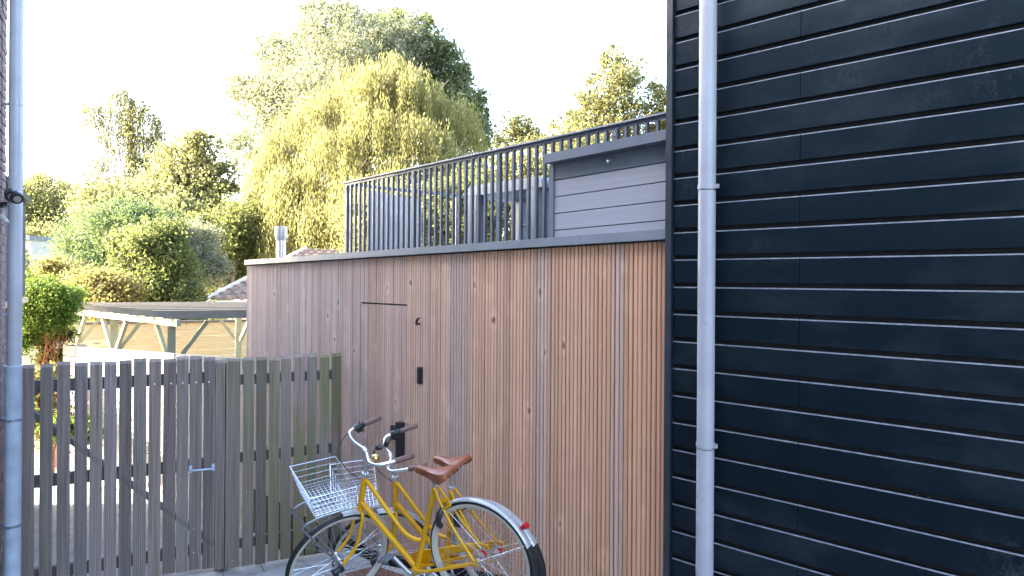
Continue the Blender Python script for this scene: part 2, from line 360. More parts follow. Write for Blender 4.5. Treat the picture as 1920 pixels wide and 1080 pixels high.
# ---------------------------------------------------------------- clad box on the roof edge
box = thing('roof_store', 'grey board clad store box with projecting flat lid standing on the garage roof edge', 'store box', (0,0,0), YAW_W)
BA, BBb = -3.235, -2.2
bs = .0195; LL = (-3.227,3.191)[0]
bt = lambda t, z: z+bs*(t+3.235)
MB().box(BA+.012,BBb,3.262,3.68,2.5,3.13).build('core', 'blackgap', box)
rows = [2.60,2.718,2.824,2.929,3.034]
for k in range(len(rows)-1):
    z0,z1 = rows[k]+.003, rows[k+1]-.003
    MB().quad_box([(BA+.035,3.248,bt(BA,z0)),(BBb,3.248,bt(BBb,z0)),(BBb,3.262,bt(BBb,z0)),(BA+.035,3.262,bt(BA,z0)),(BA+.035,3.248,bt(BA,z1)),(BBb,3.248,bt(BBb,z1)),(BBb,3.262,bt(BBb,z1)),(BA+.035,3.262,bt(BA,z1))]).build('board', 'boxboard', box)
MB().quad_box([(BA+.035,3.246,bt(BA,3.037)),(BBb,3.246,bt(BBb,3.037)),(BBb,3.262,bt(BBb,3.037)),(BA+.035,3.262,bt(BA,3.037)),(BA+.035,3.246,bt(BA,3.135)),(BBb,3.246,bt(BBb,3.135)),(BBb,3.262,bt(BBb,3.135)),(BA+.035,3.262,bt(BA,3.135))]).build('fascia_board', 'boxdark', box)
MB().box(BA-.008,BA+.033,3.238,3.68,2.55,3.133).build('corner_trim', 'steelgrey', box)
MB().quad_box([(LL,3.17,bt(BA,3.136)),(BBb,3.17,bt(BBb,3.136)),(BBb,3.70,bt(BBb,3.136)),(LL,3.70,bt(BA,3.136)),(LL,3.17,bt(BA,3.192)),(BBb,3.17,bt(BBb,3.192)),(BBb,3.70,bt(BBb,3.185)),(LL,3.70,bt(BA,3.185))]).build('lid', 'steelgrey', box)
MB().tube([(-2.73,3.246,3.11),(-2.73,3.215,3.105),(-2.73,3.205,3.09)],[.012,.014,.01],8).build('lamp_fitting','alu',box,True)
# pale ribbed cover behind the balustrade at the right
cv = MB()
for k in range(10):
    a = -2.95+k*.14
    cv.prism([(a,3.30+.018*(k+1)),(a+.07,3.325+.018*(k+1)),(a+.139,3.30+.018*(k+1)),(a+.139,3.24),(a,3.24)],'y',3.84,4.5)
o = cv.build('canopy_cover', 'white'); o.rotation_euler = (0,0,YAW_W); tag(o, 'white ribbed canopy cover rising behind the balustrade beside the black wall', 'cover')
# roof terrace furniture
tb_ = thing('terrace_bar_table', 'tall grey bar table with thick apron and stout legs behind the terrace balustrade', 'table', (0,0,0), YAW_W)
TP = 4.35
pr = []
x0, x1, zt_, zb_ = (-5.489,3.049)[0], (-4.439,2.981)[0], (-4.973,3.310)[1], (-4.973,3.310)[1]-.10
for a in range(7): an = math.pi-a*math.pi/12; pr.append((x0+.09+.09*math.cos(an), zt_-.09+.09*math.sin(an)))
for a in range(7): an = math.pi/2-a*math.pi/12; pr.append((x1-.09+.09*math.cos(an), zt_-.09+.09*math.sin(an)))
pr += [(x1,zb_),(x0,zb_)]
MB().prism(pr,'y',TP,TP+.75).build('table_top','capgrey',tb_)
for x in (x0+.01,x1-.20):
    for y in (TP+.004,TP+.58): MB().box(x,x+.14,y,y+.14,2.5,zb_-.001).build('leg','capgrey',tb_)
cv = MB().quad_box([(-6.62,3.95,2.55),(-6.60,3.95,2.55),(-6.34,4.42,2.55),(-6.36,4.42,2.55),(-6.62,3.95,3.34),(-6.60,3.95,3.34),(-6.34,4.42,3.25),(-6.36,4.42,3.25)])
o = cv.build('windscreen_panel','canvas'); o.rotation_euler=(0,0,YAW_W); tag(o,'pale canvas wind screen with sloping top behind the left end of the balustrade','wind screen')
ch = thing('terrace_chair','light metal garden chair with slatted back standing under the grey bar table','chair',(0,0,0),YAW_W)
cx, cyy = (x0+x1)/2, 4.95
for dx in (-.2,.2):
    for dy in (-.18,.2): MB().tube([(cx+dx,cyy+dy,2.5),(cx+dx*.9,cyy+dy*.95,2.95 if dy<0 else 3.28)],.012,6).build('leg','chrome',ch,True)
MB().box(cx-.2,cx+.2,cyy-.2,cyy+.2,2.93,2.95).build('seat','capgrey',ch)
for k in range(5): MB().box(cx-.19,cx+.19,cyy+.19,cyy+.205,3.0+k*.055,3.03+k*.055).build('slat','capgrey',ch)
# steel flue on the roof
fx,fy,fz = (-2.761,8.600,2.637)
fl = thing('steel_flue','round stainless steel flue pipe with wider cap on the far end of the garage roof','flue pipe',(fx,fy,0))
zc = (-2.762,8.600,2.892)[2]; ztp = (-2.763,8.600,3.025)[2]
MB().tube([(0,0,2.45),(0,0,zc)],.056,20).build('pipe','flue',fl,True)
MB().tube([(0,0,zc-.03),(0,0,zc+.005),(0,0,zc+.02),(0,0,ztp)],[.06,.07,.074,.074],20).build('flue_cap','flue',fl,True)
# ================================================================ BLACK HOUSE (its own frame)
bh = thing('black_house','house wall clad in wide black horizontal boards with shadow gaps','house',(0,0,0),YAW_K)
KA = -2.050
MB().box(KA-.03,3.5,3.302,9.0,-.4,6.3).build('wall_core','blackgap',bh)
MB().box(-2.087,-2.051,3.262,3.40,-.3,6.3).build('corner_trim','trim',bh)
PITCH = .1418
TH = .021
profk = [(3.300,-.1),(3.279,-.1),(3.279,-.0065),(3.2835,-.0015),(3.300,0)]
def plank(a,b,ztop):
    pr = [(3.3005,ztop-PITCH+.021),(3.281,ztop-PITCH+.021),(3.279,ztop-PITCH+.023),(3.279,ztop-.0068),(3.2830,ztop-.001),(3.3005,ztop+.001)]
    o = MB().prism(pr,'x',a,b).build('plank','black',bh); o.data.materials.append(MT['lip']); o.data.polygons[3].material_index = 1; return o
for k in range(-16,27):
    zt_ = 3.792-PITCH*k
    if k % 2: cuts = [KA+.004,-1.3795,1.62,3.5]
    else: cuts = [KA+.004,.55,3.5]
    for a,b in zip(cuts[:-1],cuts[1:]): plank(a,b-.003,zt_)
# right-hand downpipe
dp = thing('downpipe','grey plastic downpipe fixed to the black boarded wall','drainpipe',(0,0,0),YAW_K)
tx, py_ = -1.812, 3.205
MB().tube([(tx,py_,-.3),(tx,py_,1.575)],.0425,24).build('pipe_section','pvc',dp,True)
MB().tube([(tx,py_,1.578),(tx,py_,2.85)],.0420,24).build('pipe_section','pvc',dp,True)
MB().tube([(tx,py_,2.853),(tx,py_,6.2)],.0425,24).build('pipe_section','pvc',dp,True)
for zz in (1.598,2.868):
    b_ = MB().tube([(tx,py_,zz-.011),(tx,py_,zz+.011)],.0455,24).build('pipe_bracket','pvc',dp,True)
    MB().box(tx+.044,tx+.062,py_-.008,py_+.008,zz-.010,zz+.010).box(tx-.008,tx+.008,py_+.044,3.2788,zz-.008,zz+.008).build('clip','pvc',b_)
pm_ = MB()
for z_a in (3.32,2.45,1.30):
    for k in range(26):
        if random.random() < .2: continue
        zz = z_a-k*.0085; an = R(-118); x_, y_ = tx+.0429*math.cos(an), py_+.0429*math.sin(an)
        pm_.box(x_-.0035,x_+.0035,y_-.0006,y_+.0006,zz-random.uniform(.001,.003),zz)
pm_.build('printed_marking','bluegrey',dp)
# ================================================================ FENCE AND GATE (fence frame)
FY = 6.291
ribs = []
W_ = .5
prof = [(-.5,.022)]
prof = [(.5,.022),(-.5,.022)]
x = -.5; n_r = 7
for k in range(n_r):
    a = -.5+k/n_r; prof += [(a+.012,.0005),(a+1/n_r-.055,.0)] if True else []
    if k < n_r-1: prof += [(a+1/n_r-.04,.0045),(a+1/n_r-.005,.0045)]
prof += [(.5,.002)]
sm = MB().prism([(u,v) for u,v in prof],'z',0,1); sm.v = [(x,y,z-(.016*(1-y/.022) if z > .5 else 0)) for x,y,z in sm.v]; slat = sm.mesh('slat','fence')
def fence_thing(name,label,cat,spans,ztop,zbot,mosscol):
    f_ = thing(name,label,cat,(0,0,0),YAW_F)
    for i,(a,b) in enumerate(spans):
        o = link('slat',slat,f_); zt_ = ztop(i)+random.uniform(-.010,.010); zb_ = zbot+random.uniform(-.008,.008)
        o.location = ((a+b)/2,FY+random.uniform(-.003,.003),zb_); o.scale = (b-a,1,zt_-zb_); o.rotation_euler = (0,random.uniform(-.003,.003),0)
        k = random.uniform(.75,1.2); o.color = (k*random.uniform(.97,1.06),k,k*random.uniform(.95,1.08),1)
    return f_
PXG = [(40,65),(74,98.6),(107.5,132.4),(139,164),(168,192),(196,220),(224,249),(250,275),(278.7,302),(306,331),(331.8,354),(354.9,379),(381,404)]
SP = [((-0.609,1.316)[0],(-0.528,1.309)[0]),((-0.499,1.306)[0],(-0.417,1.299)[0]),((-0.388,1.296)[0],(-0.304,1.288)[0]),((-0.281,1.286)[0],(-0.195,1.278)[0]),((-0.181,1.277)[0],(-0.097,1.269)[0]),((-0.083,1.268)[0],(0.002,1.260)[0]),((0.016,1.259)[0],(0.103,1.251)[0]),((0.112,1.250)[0],(0.203,1.242)[0]),((0.217,1.240)[0],(0.304,1.232)[0]),((0.319,1.231)[0],(0.411,1.223)[0]),((0.418,1.222)[0],(0.504,1.214)[0]),((0.512,1.213)[0],(0.602,1.205)[0]),((0.612,1.204)[0],(0.694,1.197)[0])]
gate = fence_thing('garden_gate','dark weathered timber garden gate with grooved slats, diagonal brace and galvanised pull handle','gate',SP,lambda i: 1.768,.055,0)
SQ = [((0.704,1.196)[0],(0.773,1.189)[0]),((0.780,1.189)[0],(0.891,1.179)[0]),((0.914,1.176)[0],(1.000,1.169)[0]),((1.020,1.167)[0],(1.100,1.159)[0]),((1.120,1.158)[0],(1.205,1.150)[0]),((1.223,1.148)[0],(1.308,1.140)[0]),((1.331,1.138)[0],(1.416,1.130)[0]),((1.437,1.128)[0],(1.521,1.121)[0]),((1.544,1.119)[0],(1.625,1.111)[0]),((1.654,1.109)[0],(1.736,1.101)[0])]
fen = fence_thing('slat_fence','mossy weathered slat fence between the gate and the timber garage wall','fence',SQ,lambda i: 1.745+.0005*i,.02,1)
GA, GB = SP[0][0], SP[-1][1]
zr = [(-0.513,1.596)[1],(-0.510,0.897)[1],(-0.506,0.220)[1]-.01]
for z in zr: MB().box(GA,GB,FY+.024,FY+.064,z-.045,z+.045).build('rail','fencerail',gate)
MB().bar((GA+.02,FY+.046,(-0.545,1.447)[1]),(GB,FY+.046,(0.692,0.235)[1]),.036,.085,(0,1,0)).build('brace','fencerail',gate)
FA, FB = SQ[0][0], SQ[-1][1]
for z in ((1.187,1.562)[1],(1.191,0.916)[1],(1.195,0.203)[1]): MB().box(FA,FB,FY+.024,FY+.062,z-.04,z+.04).build('rail','fencerail',fen)
MB().box(FA+.01,FA+.10,FY+.064,FY+.15,-.45,1.70).build('fence_post','fencerail',fen)
h0,h1 = (0.518,0.871), (0.688,0.868)
hd = MB().tube([(h0[0],FY-.001,h0[1]),(h0[0],FY-.045,h0[1]),(h0[0]+.012,FY-.052,h0[1]),(h1[0]-.012,FY-.052,h1[1]),(h1[0],FY-.045,h1[1]),(h1[0],FY-.001,h1[1])],.0085,10).build('gate_handle','galv',gate,True)
for h in (h0,h1): MB().box(h[0]-.012,h[0]+.012,FY-.006,FY-.0015,h[1]-.03,h[1]+.03).build('handle_plate','galv',hd)
for px in [((0.257,1.571)),((0.374,1.568)),((0.459,1.567)),((0.557,1.565)),((0.652,1.563)),((0.255,0.673)),((0.544,0.393)),((0.545,0.200)),((0.835,0.232)),((0.836,0.083))]:
    MB().tube([(px[0],FY-.0005,px[1]),(px[0],FY-.004,px[1])],.006,8).build('bolt','alu',gate if px[0] < FA else fen)
# ================================================================ LEFT: BRICK HOUSE, DOWNPIPE, FLOODLIGHT
cxb,cyb,_ = (-3.534,5.020,2.325)
YB = math.atan2(.877,-.480)      # x along the wall, away from the camera; the visible face looks towards -y
bk = thing('brick_house','mauve brick house seen edge on at the left edge of the picture','house',(cxb,cyb,0),YB)
MB().box(-9,-.004,.006,6,-.45,6.3).build('wall_core','mortar',bk)
brs = MB().box(-.105,.105,0,.1,-.0255,.0255).mesh('brick','brick'); hb = MB().box(-.05,.05,0,.1,-.0255,.0255).mesh('brick','brick')
for c in range(78):
    z = .03+c*.0625
    off = 0 if c%2 else .11
    if off: o = link('brick',hb,bk); o.location = (-.05,-.002+random.uniform(-.002,.002),z)
    o = link('brick',brs,bk); o.location = (-.105-off,-.002+random.uniform(-.002,.002),z)
nh = thing('unseen_shade_house','tall plain rendered house added unseen beyond the left edge of the picture to shade the yard','house',(cxb,cyb,0),YB)  # unseen house, added to keep the low sun off garage wall and yard
MB().box(.02,4.2,.75,7,-.45,6.3).build('wall','render',nh)
MB().prism([(.75,6.301),(7.2,6.301),(4.2,7.7)],'x',-.0,4.25).build('roof','tile',nh)
lp = thing('downpipe','left downpipe, grey plastic above and wider galvanised steel below, by the garden gate','drainpipe',(-3.355,4.860,2.328))
lp.location.z = 0
zj = (-3.352,4.860,1.806)[2]
MB().tube([(0,0,zj-.05),(0,0,6.2)],.0425,24).build('upper_pipe','pvc',lp,True)
MB().tube([(-.006,0,-.3),(-.006,0,zj-.02),(-.006,0,zj-.015),(-.006,0,zj)],[.051,.051,.055,.055],24).build('lower_pipe','galv',lp,True)
for y in ((-3.363,4.860,3.570)[2],(-3.354,4.860,2.148)[2]):
    b_ = MB().tube([(0,0,y-.012),(0,0,y+.012)],.0455,24).build('pipe_bracket','pvc',lp,True)
    MB().box(-.11,-.044,.0,.012,y-.008,y+.008).build('clip','galv',b_)
for y in ((-3.349,4.860,1.439)[2],(-3.345,4.860,0.726)[2]):
    b_ = MB().tube([(-.006,0,y-.008),(-.006,0,y+.008)],.054,24).build('pipe_bracket','bluegrey',lp,True)
    MB().box(-.10,-.06,.0,.012,y-.006,y+.006).box(-.02,.02,-.066,-.054,y-.007,y+.007).build('clip','bluegrey',b_)
fx,fy,fz = (-3.214,4.620,2.896)
fd = thing('floodlight','black twin floodlight on a bracket at the edge of the brick house','floodlight',(fx,fy,fz))
MB().box(-.10,-.015,-.02,.02,-.035,-.015).box(-.10,-.04,-.02,.02,-.05,-.036).build('arm','blackpl',fd)
MB().box(-.05,.0,-.022,.022,-.013,.0).build('bracket','white',fd)
for dx,dz in ((.0,.035),(.035,.02)):
    hd = MB().tube([(dx-.04,.03,dz+.025),(dx-.01,.0,dz+.01),(dx+.02,-.03,dz-.012),(dx+.026,-.036,dz-.017)],[.026,.036,.040,.036],16).build('lamp_head','blackpl',fd,True)
    MB().tube([(dx+.0262,-.0362,dz-.0171),(dx+.030,-.040,dz-.0195)],.022,16).build('lens','lens',hd,True)
MB().tube([(-.06,-.01,-.10),(-.02,-.02,-.14),(-.012,-.025,-.15)],[.014,.016,.014],10).build('motion_sensor','white',fd,True)
# ================================================================ GARDEN BEHIND THE FENCE
# white board fence behind the gate
wf = thing('white_board_fence','white painted garden fence of wide horizontal boards behind the slat gate','fence')
A = Vector((-6.294,10.100,1.446)); B_ = Vector((-2.958,8.300,1.471))
d = (B_-A); L = Vector((d.x,d.y,0)).length; ud = Vector((d.x,d.y,0)).normalized(); nrm = Vector((-ud.y,ud.x,0)); nrm = nrm if nrm.y > 0 else -nrm
SL = (B_.z-A.z)/L
nrow = 13
for r_ in range(nrow):
    s0 = 0.0; k = 0
    while s0 < L:
        ln = (.30 if r_ == 0 else 1.22); s1 = min(L,s0+ln-(.016 if r_ == 0 else .008))
        zt_ = A.z-.145*r_; q = MB()
        def PT(s,o_,z): v = A+ud*s+nrm*o_; return (v.x,v.y,z+SL*s)
        q.quad_box([PT(s0,0,zt_-.137),PT(s1,0,zt_-.137),PT(s1,.022,zt_-.137),PT(s0,.022,zt_-.137),PT(s0,0,zt_),PT(s1,0,zt_),PT(s1,.022,zt_),PT(s0,.022,zt_)]).build('board','white',wf)
        s0 += ln; k += 1
def PB_(s,o_,z): v = A+ud*s+nrm*o_; return (v.x,v.y,z+SL*s)
MB().quad_box([PB_(0,.026,A.z-.137),PB_(L,.026,A.z-.137),PB_(L,.05,A.z-.137),PB_(0,.05,A.z-.137),PB_(0,.026,A.z-.02),PB_(L,.026,A.z-.02),PB_(L,.05,A.z-.02),PB_(0,.05,A.z-.02)]).build('rail','fencerail',wf)
for s in (.06,L*.5,L-.06):
    v = A+ud*s+nrm*.07; MB().box(v.x-.04,v.x+.04,v.y-.04,v.y+.04,-.44,A.z-.12+SL*s).build('fence_post','fencerail',wf)
# pergola
YP = R(90-66)
pg = thing('timber_pergola','pale treated timber pergola with grey rafters and braced posts beyond the gate','pergola')
n0 = Vector((-4.790,9.600,1.914)); f0 = Vector((-7.509,12.100,1.921))
ax = Vector((math.cos(YP),math.sin(YP),0))
for k in range(7):
    u = k/6; s = n0.lerp(f0,u); zt_ = s.z+.055; e = s+ax*3.5
    m = MB(); up = Vector((0,0,1)); sd_ = Vector((-ax.y,ax.x,0))*.03
    zb_ = zt_-.115
    q = [s+ax*.14-sd_, e-sd_, e+sd_, s+ax*.14+sd_]; q2 = [s-sd_, e-sd_, e+sd_, s+sd_]
    m.quad_box([(v.x,v.y,zb_) for v in q]+[(v.x,v.y,zt_) for v in q2]); m.build('rafter','rafter',pg)
zb = lambda u: n0.lerp(f0,u).z-.064
for off in (.26,2.9):
    a = n0+ax*off; b = f0+ax*off
    e = (b-a).normalized()*.15
    MB().bar((a.x-e.x,a.y-e.y,zb(0)-.045),(b.x+e.x*3,b.y+e.y*3,zb(1)-.045),.06,.09).build('beam','pergola',pg)
    for u in (.02,.6,1.1):
        s = a.lerp(b,u); zt_ = zb(u)-.092
        c_ = MB(); X = ax*.05; Y = Vector((-ax.y,ax.x,0))*.05
        c_.quad_box([(v.x,v.y,-.44) for v in (s-X-Y,s+X-Y,s+X+Y,s-X+Y)]+[(v.x,v.y,zt_) for v in (s-X-Y,s+X-Y,s+X+Y,s-X+Y)]).build('post','pergola',pg)
        al = (b-a).normalized()
        for dd in (-1,1):
            if (u<.1 and dd<0) or (u>.95 and dd>0): continue
            p1 = s+al*dd*.07; p2 = s+al*dd*.5
            MB().bar((p1.x,p1.y,zt_-.52),(p2.x,p2.y,zt_-.02),.05,.06,(0,0,1)).build('brace','pergola',pg)
        p1 = s+ax*.07; p2 = s+ax*.45
        if off > 1: p1 = s-ax*.07; p2 = s-ax*.45
        MB().bar((p1.x,p1.y,zt_-.48),(p2.x,p2.y,zt_+.06),.045,.055).build('brace','pergola',pg)
# larch board fence behind the pergola
lf = thing('larch_board_fence','cream larch fence of horizontal boards under a dark capping behind the pergola','fence')
A = Vector((-7.823,12.700,1.568)); B_ = A+dFv*6.6 if False else Vector((-7.823,12.700,1.568))+Vector((.90,.436,0))*6.4
ud = Vector((.90,.436,0)); nr = Vector((-.436,.90,0))
for r_ in range(16):
    s0 = -.2-(r_%3)*.45
    while s0 < 6.4:
        s1 = s0+2.1; zt_ = A.z-.128*r_; a_ = max(s0,-.2); b_ = min(s1-.004,6.4)
        v = [A+ud*a_, A+ud*b_, A+ud*b_+nr*.02, A+ud*a_+nr*.02]
        MB().quad_box([(q.x,q.y,zt_-.123) for q in v]+[(q.x,q.y,zt_) for q in v]).build('board','larch',lf)
        s0 = s1
v = [A-ud*.2-nr*.03, A+ud*6.4-nr*.03, A+ud*6.4+nr*.05, A-ud*.2+nr*.05]
MB().quad_box([(q.x,q.y,A.z+.002) for q in v]+[(q.x,q.y,A.z+.04) for q in v]).build('capping','fencerail',lf)
# pale wall seen at the end of the pergola, belonging to the tiled house
th = thing('tiled_house','low cream house with a weathered clay pantile roof behind the garage','house')
E1 = Vector((-6.892,16.500,1.927)); R1 = Vector((-5.949,21.000,3.264))
ud = Vector((.93,.367,0)).normalized(); LN = 11
ns = 46; nt_ = 16; rf = MB(); base = 0
# pantile wave surface, each course stepped
for j in range(nt_):
    u0, u1 = j/nt_, (j+1)/nt_
    n = len(rf.v); cols = ns*6+1
    for uu,lift in ((u0,.05),(u1+.004,.0)):
        for i in range(cols):
            s = i/(cols-1)*LN; p = E1.lerp(R1,uu)+ud*s; wv = .035*math.sin(2*math.pi*s/(LN/ns))
            rf.v.append((p.x,p.y,p.z+lift+wv))
    for i in range(cols-1): rf.f.append((n+i,n+i+1,n+cols+i+1,n+cols+i))
    for i in range(cols):
        x,y,z = rf.v[n+i]; rf.v.append((x,y,z-.06))
    m0 = n+2*cols
    for i in range(cols-1): rf.f.append((m0+i,m0+i+1,n+i+1,n+i))
rf = rf.build('roof_tiles','tile',th,True); rf['kind'] = 'stuff'
def four(a,b,c,d,th_=.08): 
    return MB().quad_box([Vector(p)-Vector((0,0,th_)) for p in (a,b,c,d)]+[Vector(p) for p in (a,b,c,d)])
vg = (R1-E1).normalized()
MB().bar(E1-ud*.06-vg*.15+Vector((0,0,.03)),R1-ud*.06+Vector((0,0,.03)),.07,.11).build('verge_board','render',th)
MB().bar(E1+Vector((0,0,-.1)),E1+ud*LN+Vector((0,0,-.1)),.06,.14).build('fascia','render',th)
w0 = E1+ud*.3+Vector((.1,.35,0)); w1 = w0+ud*(LN-.5)
nb_ = Vector((-ud.y,ud.x,0))*4
MB().quad_box([(p.x,p.y,-.45) for p in (w0,w1,w1+nb_,w0+nb_)]+[(p.x,p.y,E1.z-.12) for p in (w0,w1,w1+nb_,w0+nb_)]).build('wall','render',th)
# the same roof rises beyond the ridge
R2 = R1+Vector((1.6,4.2,-1.9)); 
q = MB(); q.quad_box([R1-Vector((0,0,.1)),R1+ud*LN-Vector((0,0,.1)),R1+ud*LN+Vector((0,4,-2)),R1+Vector((0,4,-2)),R1,R1+ud*LN,R1+ud*LN+Vector((0,4,-1.9)),R1+Vector((0,4,-1.9))]); q.build('rear_roof','tile',th)
# distant pink house between the trees
ph = thing('pink_house','small distant house with pink wall and grey dormer between the tree crowns','house',(-18.116,44.000,6.063))
MB().box(-1.6,1.7,0,4,-6,.25).build('wall','pinkrender',ph)
MB().prism([(-1.9,.25),(1.95,.25),(1.3,1.0),(-.9,1.0)],'y',-.2,4.2).build('roof','tile',ph)
dm = MB().box(.35,1.25,-.55,.5,.0,.62).build('dormer','steelgrey',ph); MB().box(.5,1.1,-.57,-.551,.1,.5).build('window','glass',dm)
ds = thing('white_house','distant pale house front just visible beside the left downpipe','house',(-20.180,30.000,2.402))
MB().box(-1.5,.12,0,4,-3.5,1.55).build('wall','white',ds); MB().box(-1.5,.16,-.15,4,1.551,1.75).build('roof','steelgrey',ds)
for zz in (.35,): MB().box(-.6,.0,-.02,-.002,zz,zz+.8).build('window','glass',ds)
# dark slatted garden house by the left downpipe
gx,gy,_ = (-6.014,8.900,2.532)
gh = thing('slatted_summerhouse','dark summerhouse with vertical slats half hidden behind the left downpipe','summerhouse',(gx,gy,0),YB)
ztop = (-6.019,8.900,3.350)[2]; zmid = (-6.011,8.900,2.124)[2]
MB().box(-2.2,-.01,.03,.7,-.45,ztop-.04).build('wall_core','blackgap',gh)
for k in range(34):
    x = -.032-k*.062; MB().box(x-.022,x+.022,0,.03,zmid+.05,ztop-.05).build('slat','steelgrey' if k%2 else 'trim',gh)
MB().box(-2.2,0.01,-.03,.029,zmid-.03,zmid+.03).build('sill_board','larch',gh)
MB().box(-2.25,.03,-.06,.8,ztop-.039,ztop+.03).build('roof','trim',gh)
# old boards and ivy-clad posts left of the pergola
ob = thing('old_garden_boards','sun bleached upright fence boards with climbing stems beside the pergola','fence',(-6.863,10.600,1.068),YAW_F)
for k,(x,wd) in enumerate(((-.42,.16),(-.20,.10),(.02,.12),(.16,.13),(.31,.12),(.46,.12))):
    MB().box(x-wd/2,x+wd/2,random.uniform(-.02,.02),.03,-1.6,random.uniform(.28,.45)+(.1 if k==0 else 0)).build('board','white' if k in (1,) else 'oldwood',ob)
# ================================================================ PLANTS
def leafmesh(name, P, N_, size, mat, asp=.5, droop=None, parent=None):
    """P: leaf centres, each leaf one rhombus; droop: leaves hang along -z"""
    n = len(P); A_ = RNG.normal(size=(n,3))
    if droop is not None: A_ = A_*droop+np.array([0,0,-1.0])
    A_ /= np.linalg.norm(A_,axis=1)[:,None]
    Bv = np.cross(A_, RNG.normal(size=(n,3))); Bv /= np.linalg.norm(Bv,axis=1)[:,None]
    s = (size*RNG.uniform(.6,1.35,n))[:,None]
    V = np.empty((n,4,3)); V[:,0] = P-A_*s/2; V[:,1] = P+Bv*s*asp/2; V[:,2] = P+A_*s/2; V[:,3] = P-Bv*s*asp/2
    me = bpy.data.meshes.new(name); me.vertices.add(n*4); me.vertices.foreach_set('co', V.reshape(-1))
    me.loops.add(n*4); me.loops.foreach_set('vertex_index', np.arange(n*4)); me.polygons.add(n); me.polygons.foreach_set('loop_start', np.arange(n)*4)
    me.polygons.foreach_set('loop_total', np.full(n,4)); me.update(calc_edges=True); me.materials.append(mat)
    return link(name, me, parent)
def crown_points(blobs, n, clump=.16, shell=.55, nper=26):
    """leaf centres gathered in clumps around the shell of several ellipsoid blobs"""
    vol = np.array([b[1]**2.0 for b in blobs]); vol = vol/vol.sum(); out = []
    for (c,r,*sq),f in zip(blobs,vol):
        sz = sq[0] if sq else 1.0
        k = max(3,int(n*f/nper)); d = RNG.normal(size=(k,3)); d /= np.linalg.norm(d,axis=1)[:,None]
        rad = r*(shell+(1.08-shell)*RNG.random(k)**.6)*RNG.uniform(.82,1.12,k)
        cc = np.array(c)+d*rad[:,None]*np.array([1,1,sz])
        cs = r*clump*RNG.uniform(.6,1.5,k)+.05
        q = np.repeat(cc,nper,0)+RNG.normal(size=(k*nper,3))*np.repeat(cs,nper)[:,None]*np.array([1,1,.75])
        out.append(q)
        # stray shoots that break the outline
        ns_ = max(3,int(10*r**.5)); d = RNG.normal(size=(ns_,3)); d[:,2] = np.abs(d[:,2])*.8+.1; d /= np.linalg.norm(d,axis=1)[:,None]
        u = np.linspace(.8,1.0,12); ln = RNG.uniform(1.05,1.38,ns_)
        q = np.array(c)+(d[:,None,:]*(r*u[None,:]*ln[:,None])[:,:,None]).reshape(-1,3)*np.array([1,1,sz])
        out.append(q+RNG.normal(size=q.shape)*.035*r**.5)
    return np.concatenate(out)
def limbs(base, blobs, r0, mat, parent, seed=1, top=None, bend=.06):
    rr = random.Random(seed); m = MB(); base = Vector(base)
    cen = sum((Vector(b[0]) for b in blobs), Vector())/len(blobs); tip = Vector(top) if top else cen
    def wob(a,b,n,k): 
        L_ = (b-a).length; return [a.lerp(b,i/n)+Vector((rr.uniform(-1,1),rr.uniform(-1,1),rr.uniform(-.5,.5)))*L_*k*(1 if 0<i<n else 0) for i in range(n+1)]
    tr = wob(base,tip,6,bend*.6); m.tube(tr,[r0*(1-.11*i) for i in range(7)],9)
    for b in blobs:
        st = tr[rr.choice((2,3,4,5))]; m.tube(wob(st,Vector(b[0]),4,bend),[r0*.42,r0*.34,r0*.26,r0*.18,r0*.08],6)
        for q in range(2):
            e = Vector(b[0])+Vector((rr.uniform(-1,1),rr.uniform(-1,1),rr.uniform(-.3,1)))*b[1]*.8
            m.tube(wob(Vector(b[0]).lerp(st,.3),e,3,bend),[r0*.2,r0*.14,r0*.08,r0*.03],5)
    return m.build('trunk',mat,parent,True)
def tree(name,label,cat,blobs,n,size,mat,base=None,r0=.18,group=None,asp=.5,droop=None,clump=.16,shell=.55,bark='bark',top=None,nper=26):
    cx_ = sum(b[0][0] for b in blobs)/len(blobs); cy_ = sum(b[0][1] for b in blobs)/len(blobs)
    base = base or (cx_,cy_,-.45)
    t_ = thing(name,label,cat,base,0,group); off = np.array(base)
    bb = [(tuple(np.array(b[0])-off),*b[1:]) for b in blobs]
    lump = []
    for c,r in bb:
        for _ in range(5):
            d_ = RNG.normal(size=3); d_ /= np.linalg.norm(d_); lump.append((tuple(np.array(c)+d_*r*RNG.uniform(.75,1.0)*np.array([1,1,.9])),r*RNG.uniform(.22,.42)))
    leafmesh('crown',crown_points(bb+lump,n,clump,shell,nper),None,size,mat,asp,droop,t_)
    limbs((0,0,0),bb,r0,bark,t_,len(label),tuple(np.array(top)-off) if top else None)
    return t_
LM = {}
LM['silver'] = leaf_mat('silver_willow_leaf',[(.28,.30,.19),(.46,.48,.34),(.64,.65,.52),(.36,.38,.25)],.5,.2,.30)
LM['weep'] = leaf_mat('weeping_willow_leaf',[(.30,.28,.08),(.48,.43,.16),(.60,.53,.22),(.40,.37,.13)],.6,.2,.33)
LM['dark'] = leaf_mat('dark_broad_leaf',[(.22,.27,.15),(.38,.43,.24),(.50,.53,.32)],.55)
LM['birch'] = leaf_mat('birch_leaf',[(.36,.34,.14),(.54,.48,.20),(.66,.58,.26),(.42,.41,.20)],.6)
LM['olive'] = leaf_mat('olive_leaf',[(.38,.36,.17),(.58,.53,.25),(.70,.62,.30)],.6)
LM['pale'] = leaf_mat('pale_leaf',[(.50,.50,.22),(.66,.64,.30),(.58,.56,.25)],.55)
LM['blue'] = leaf_mat('blue_green_leaf',[(.07,.22,.13),(.13,.33,.19),(.20,.41,.21)],.5)
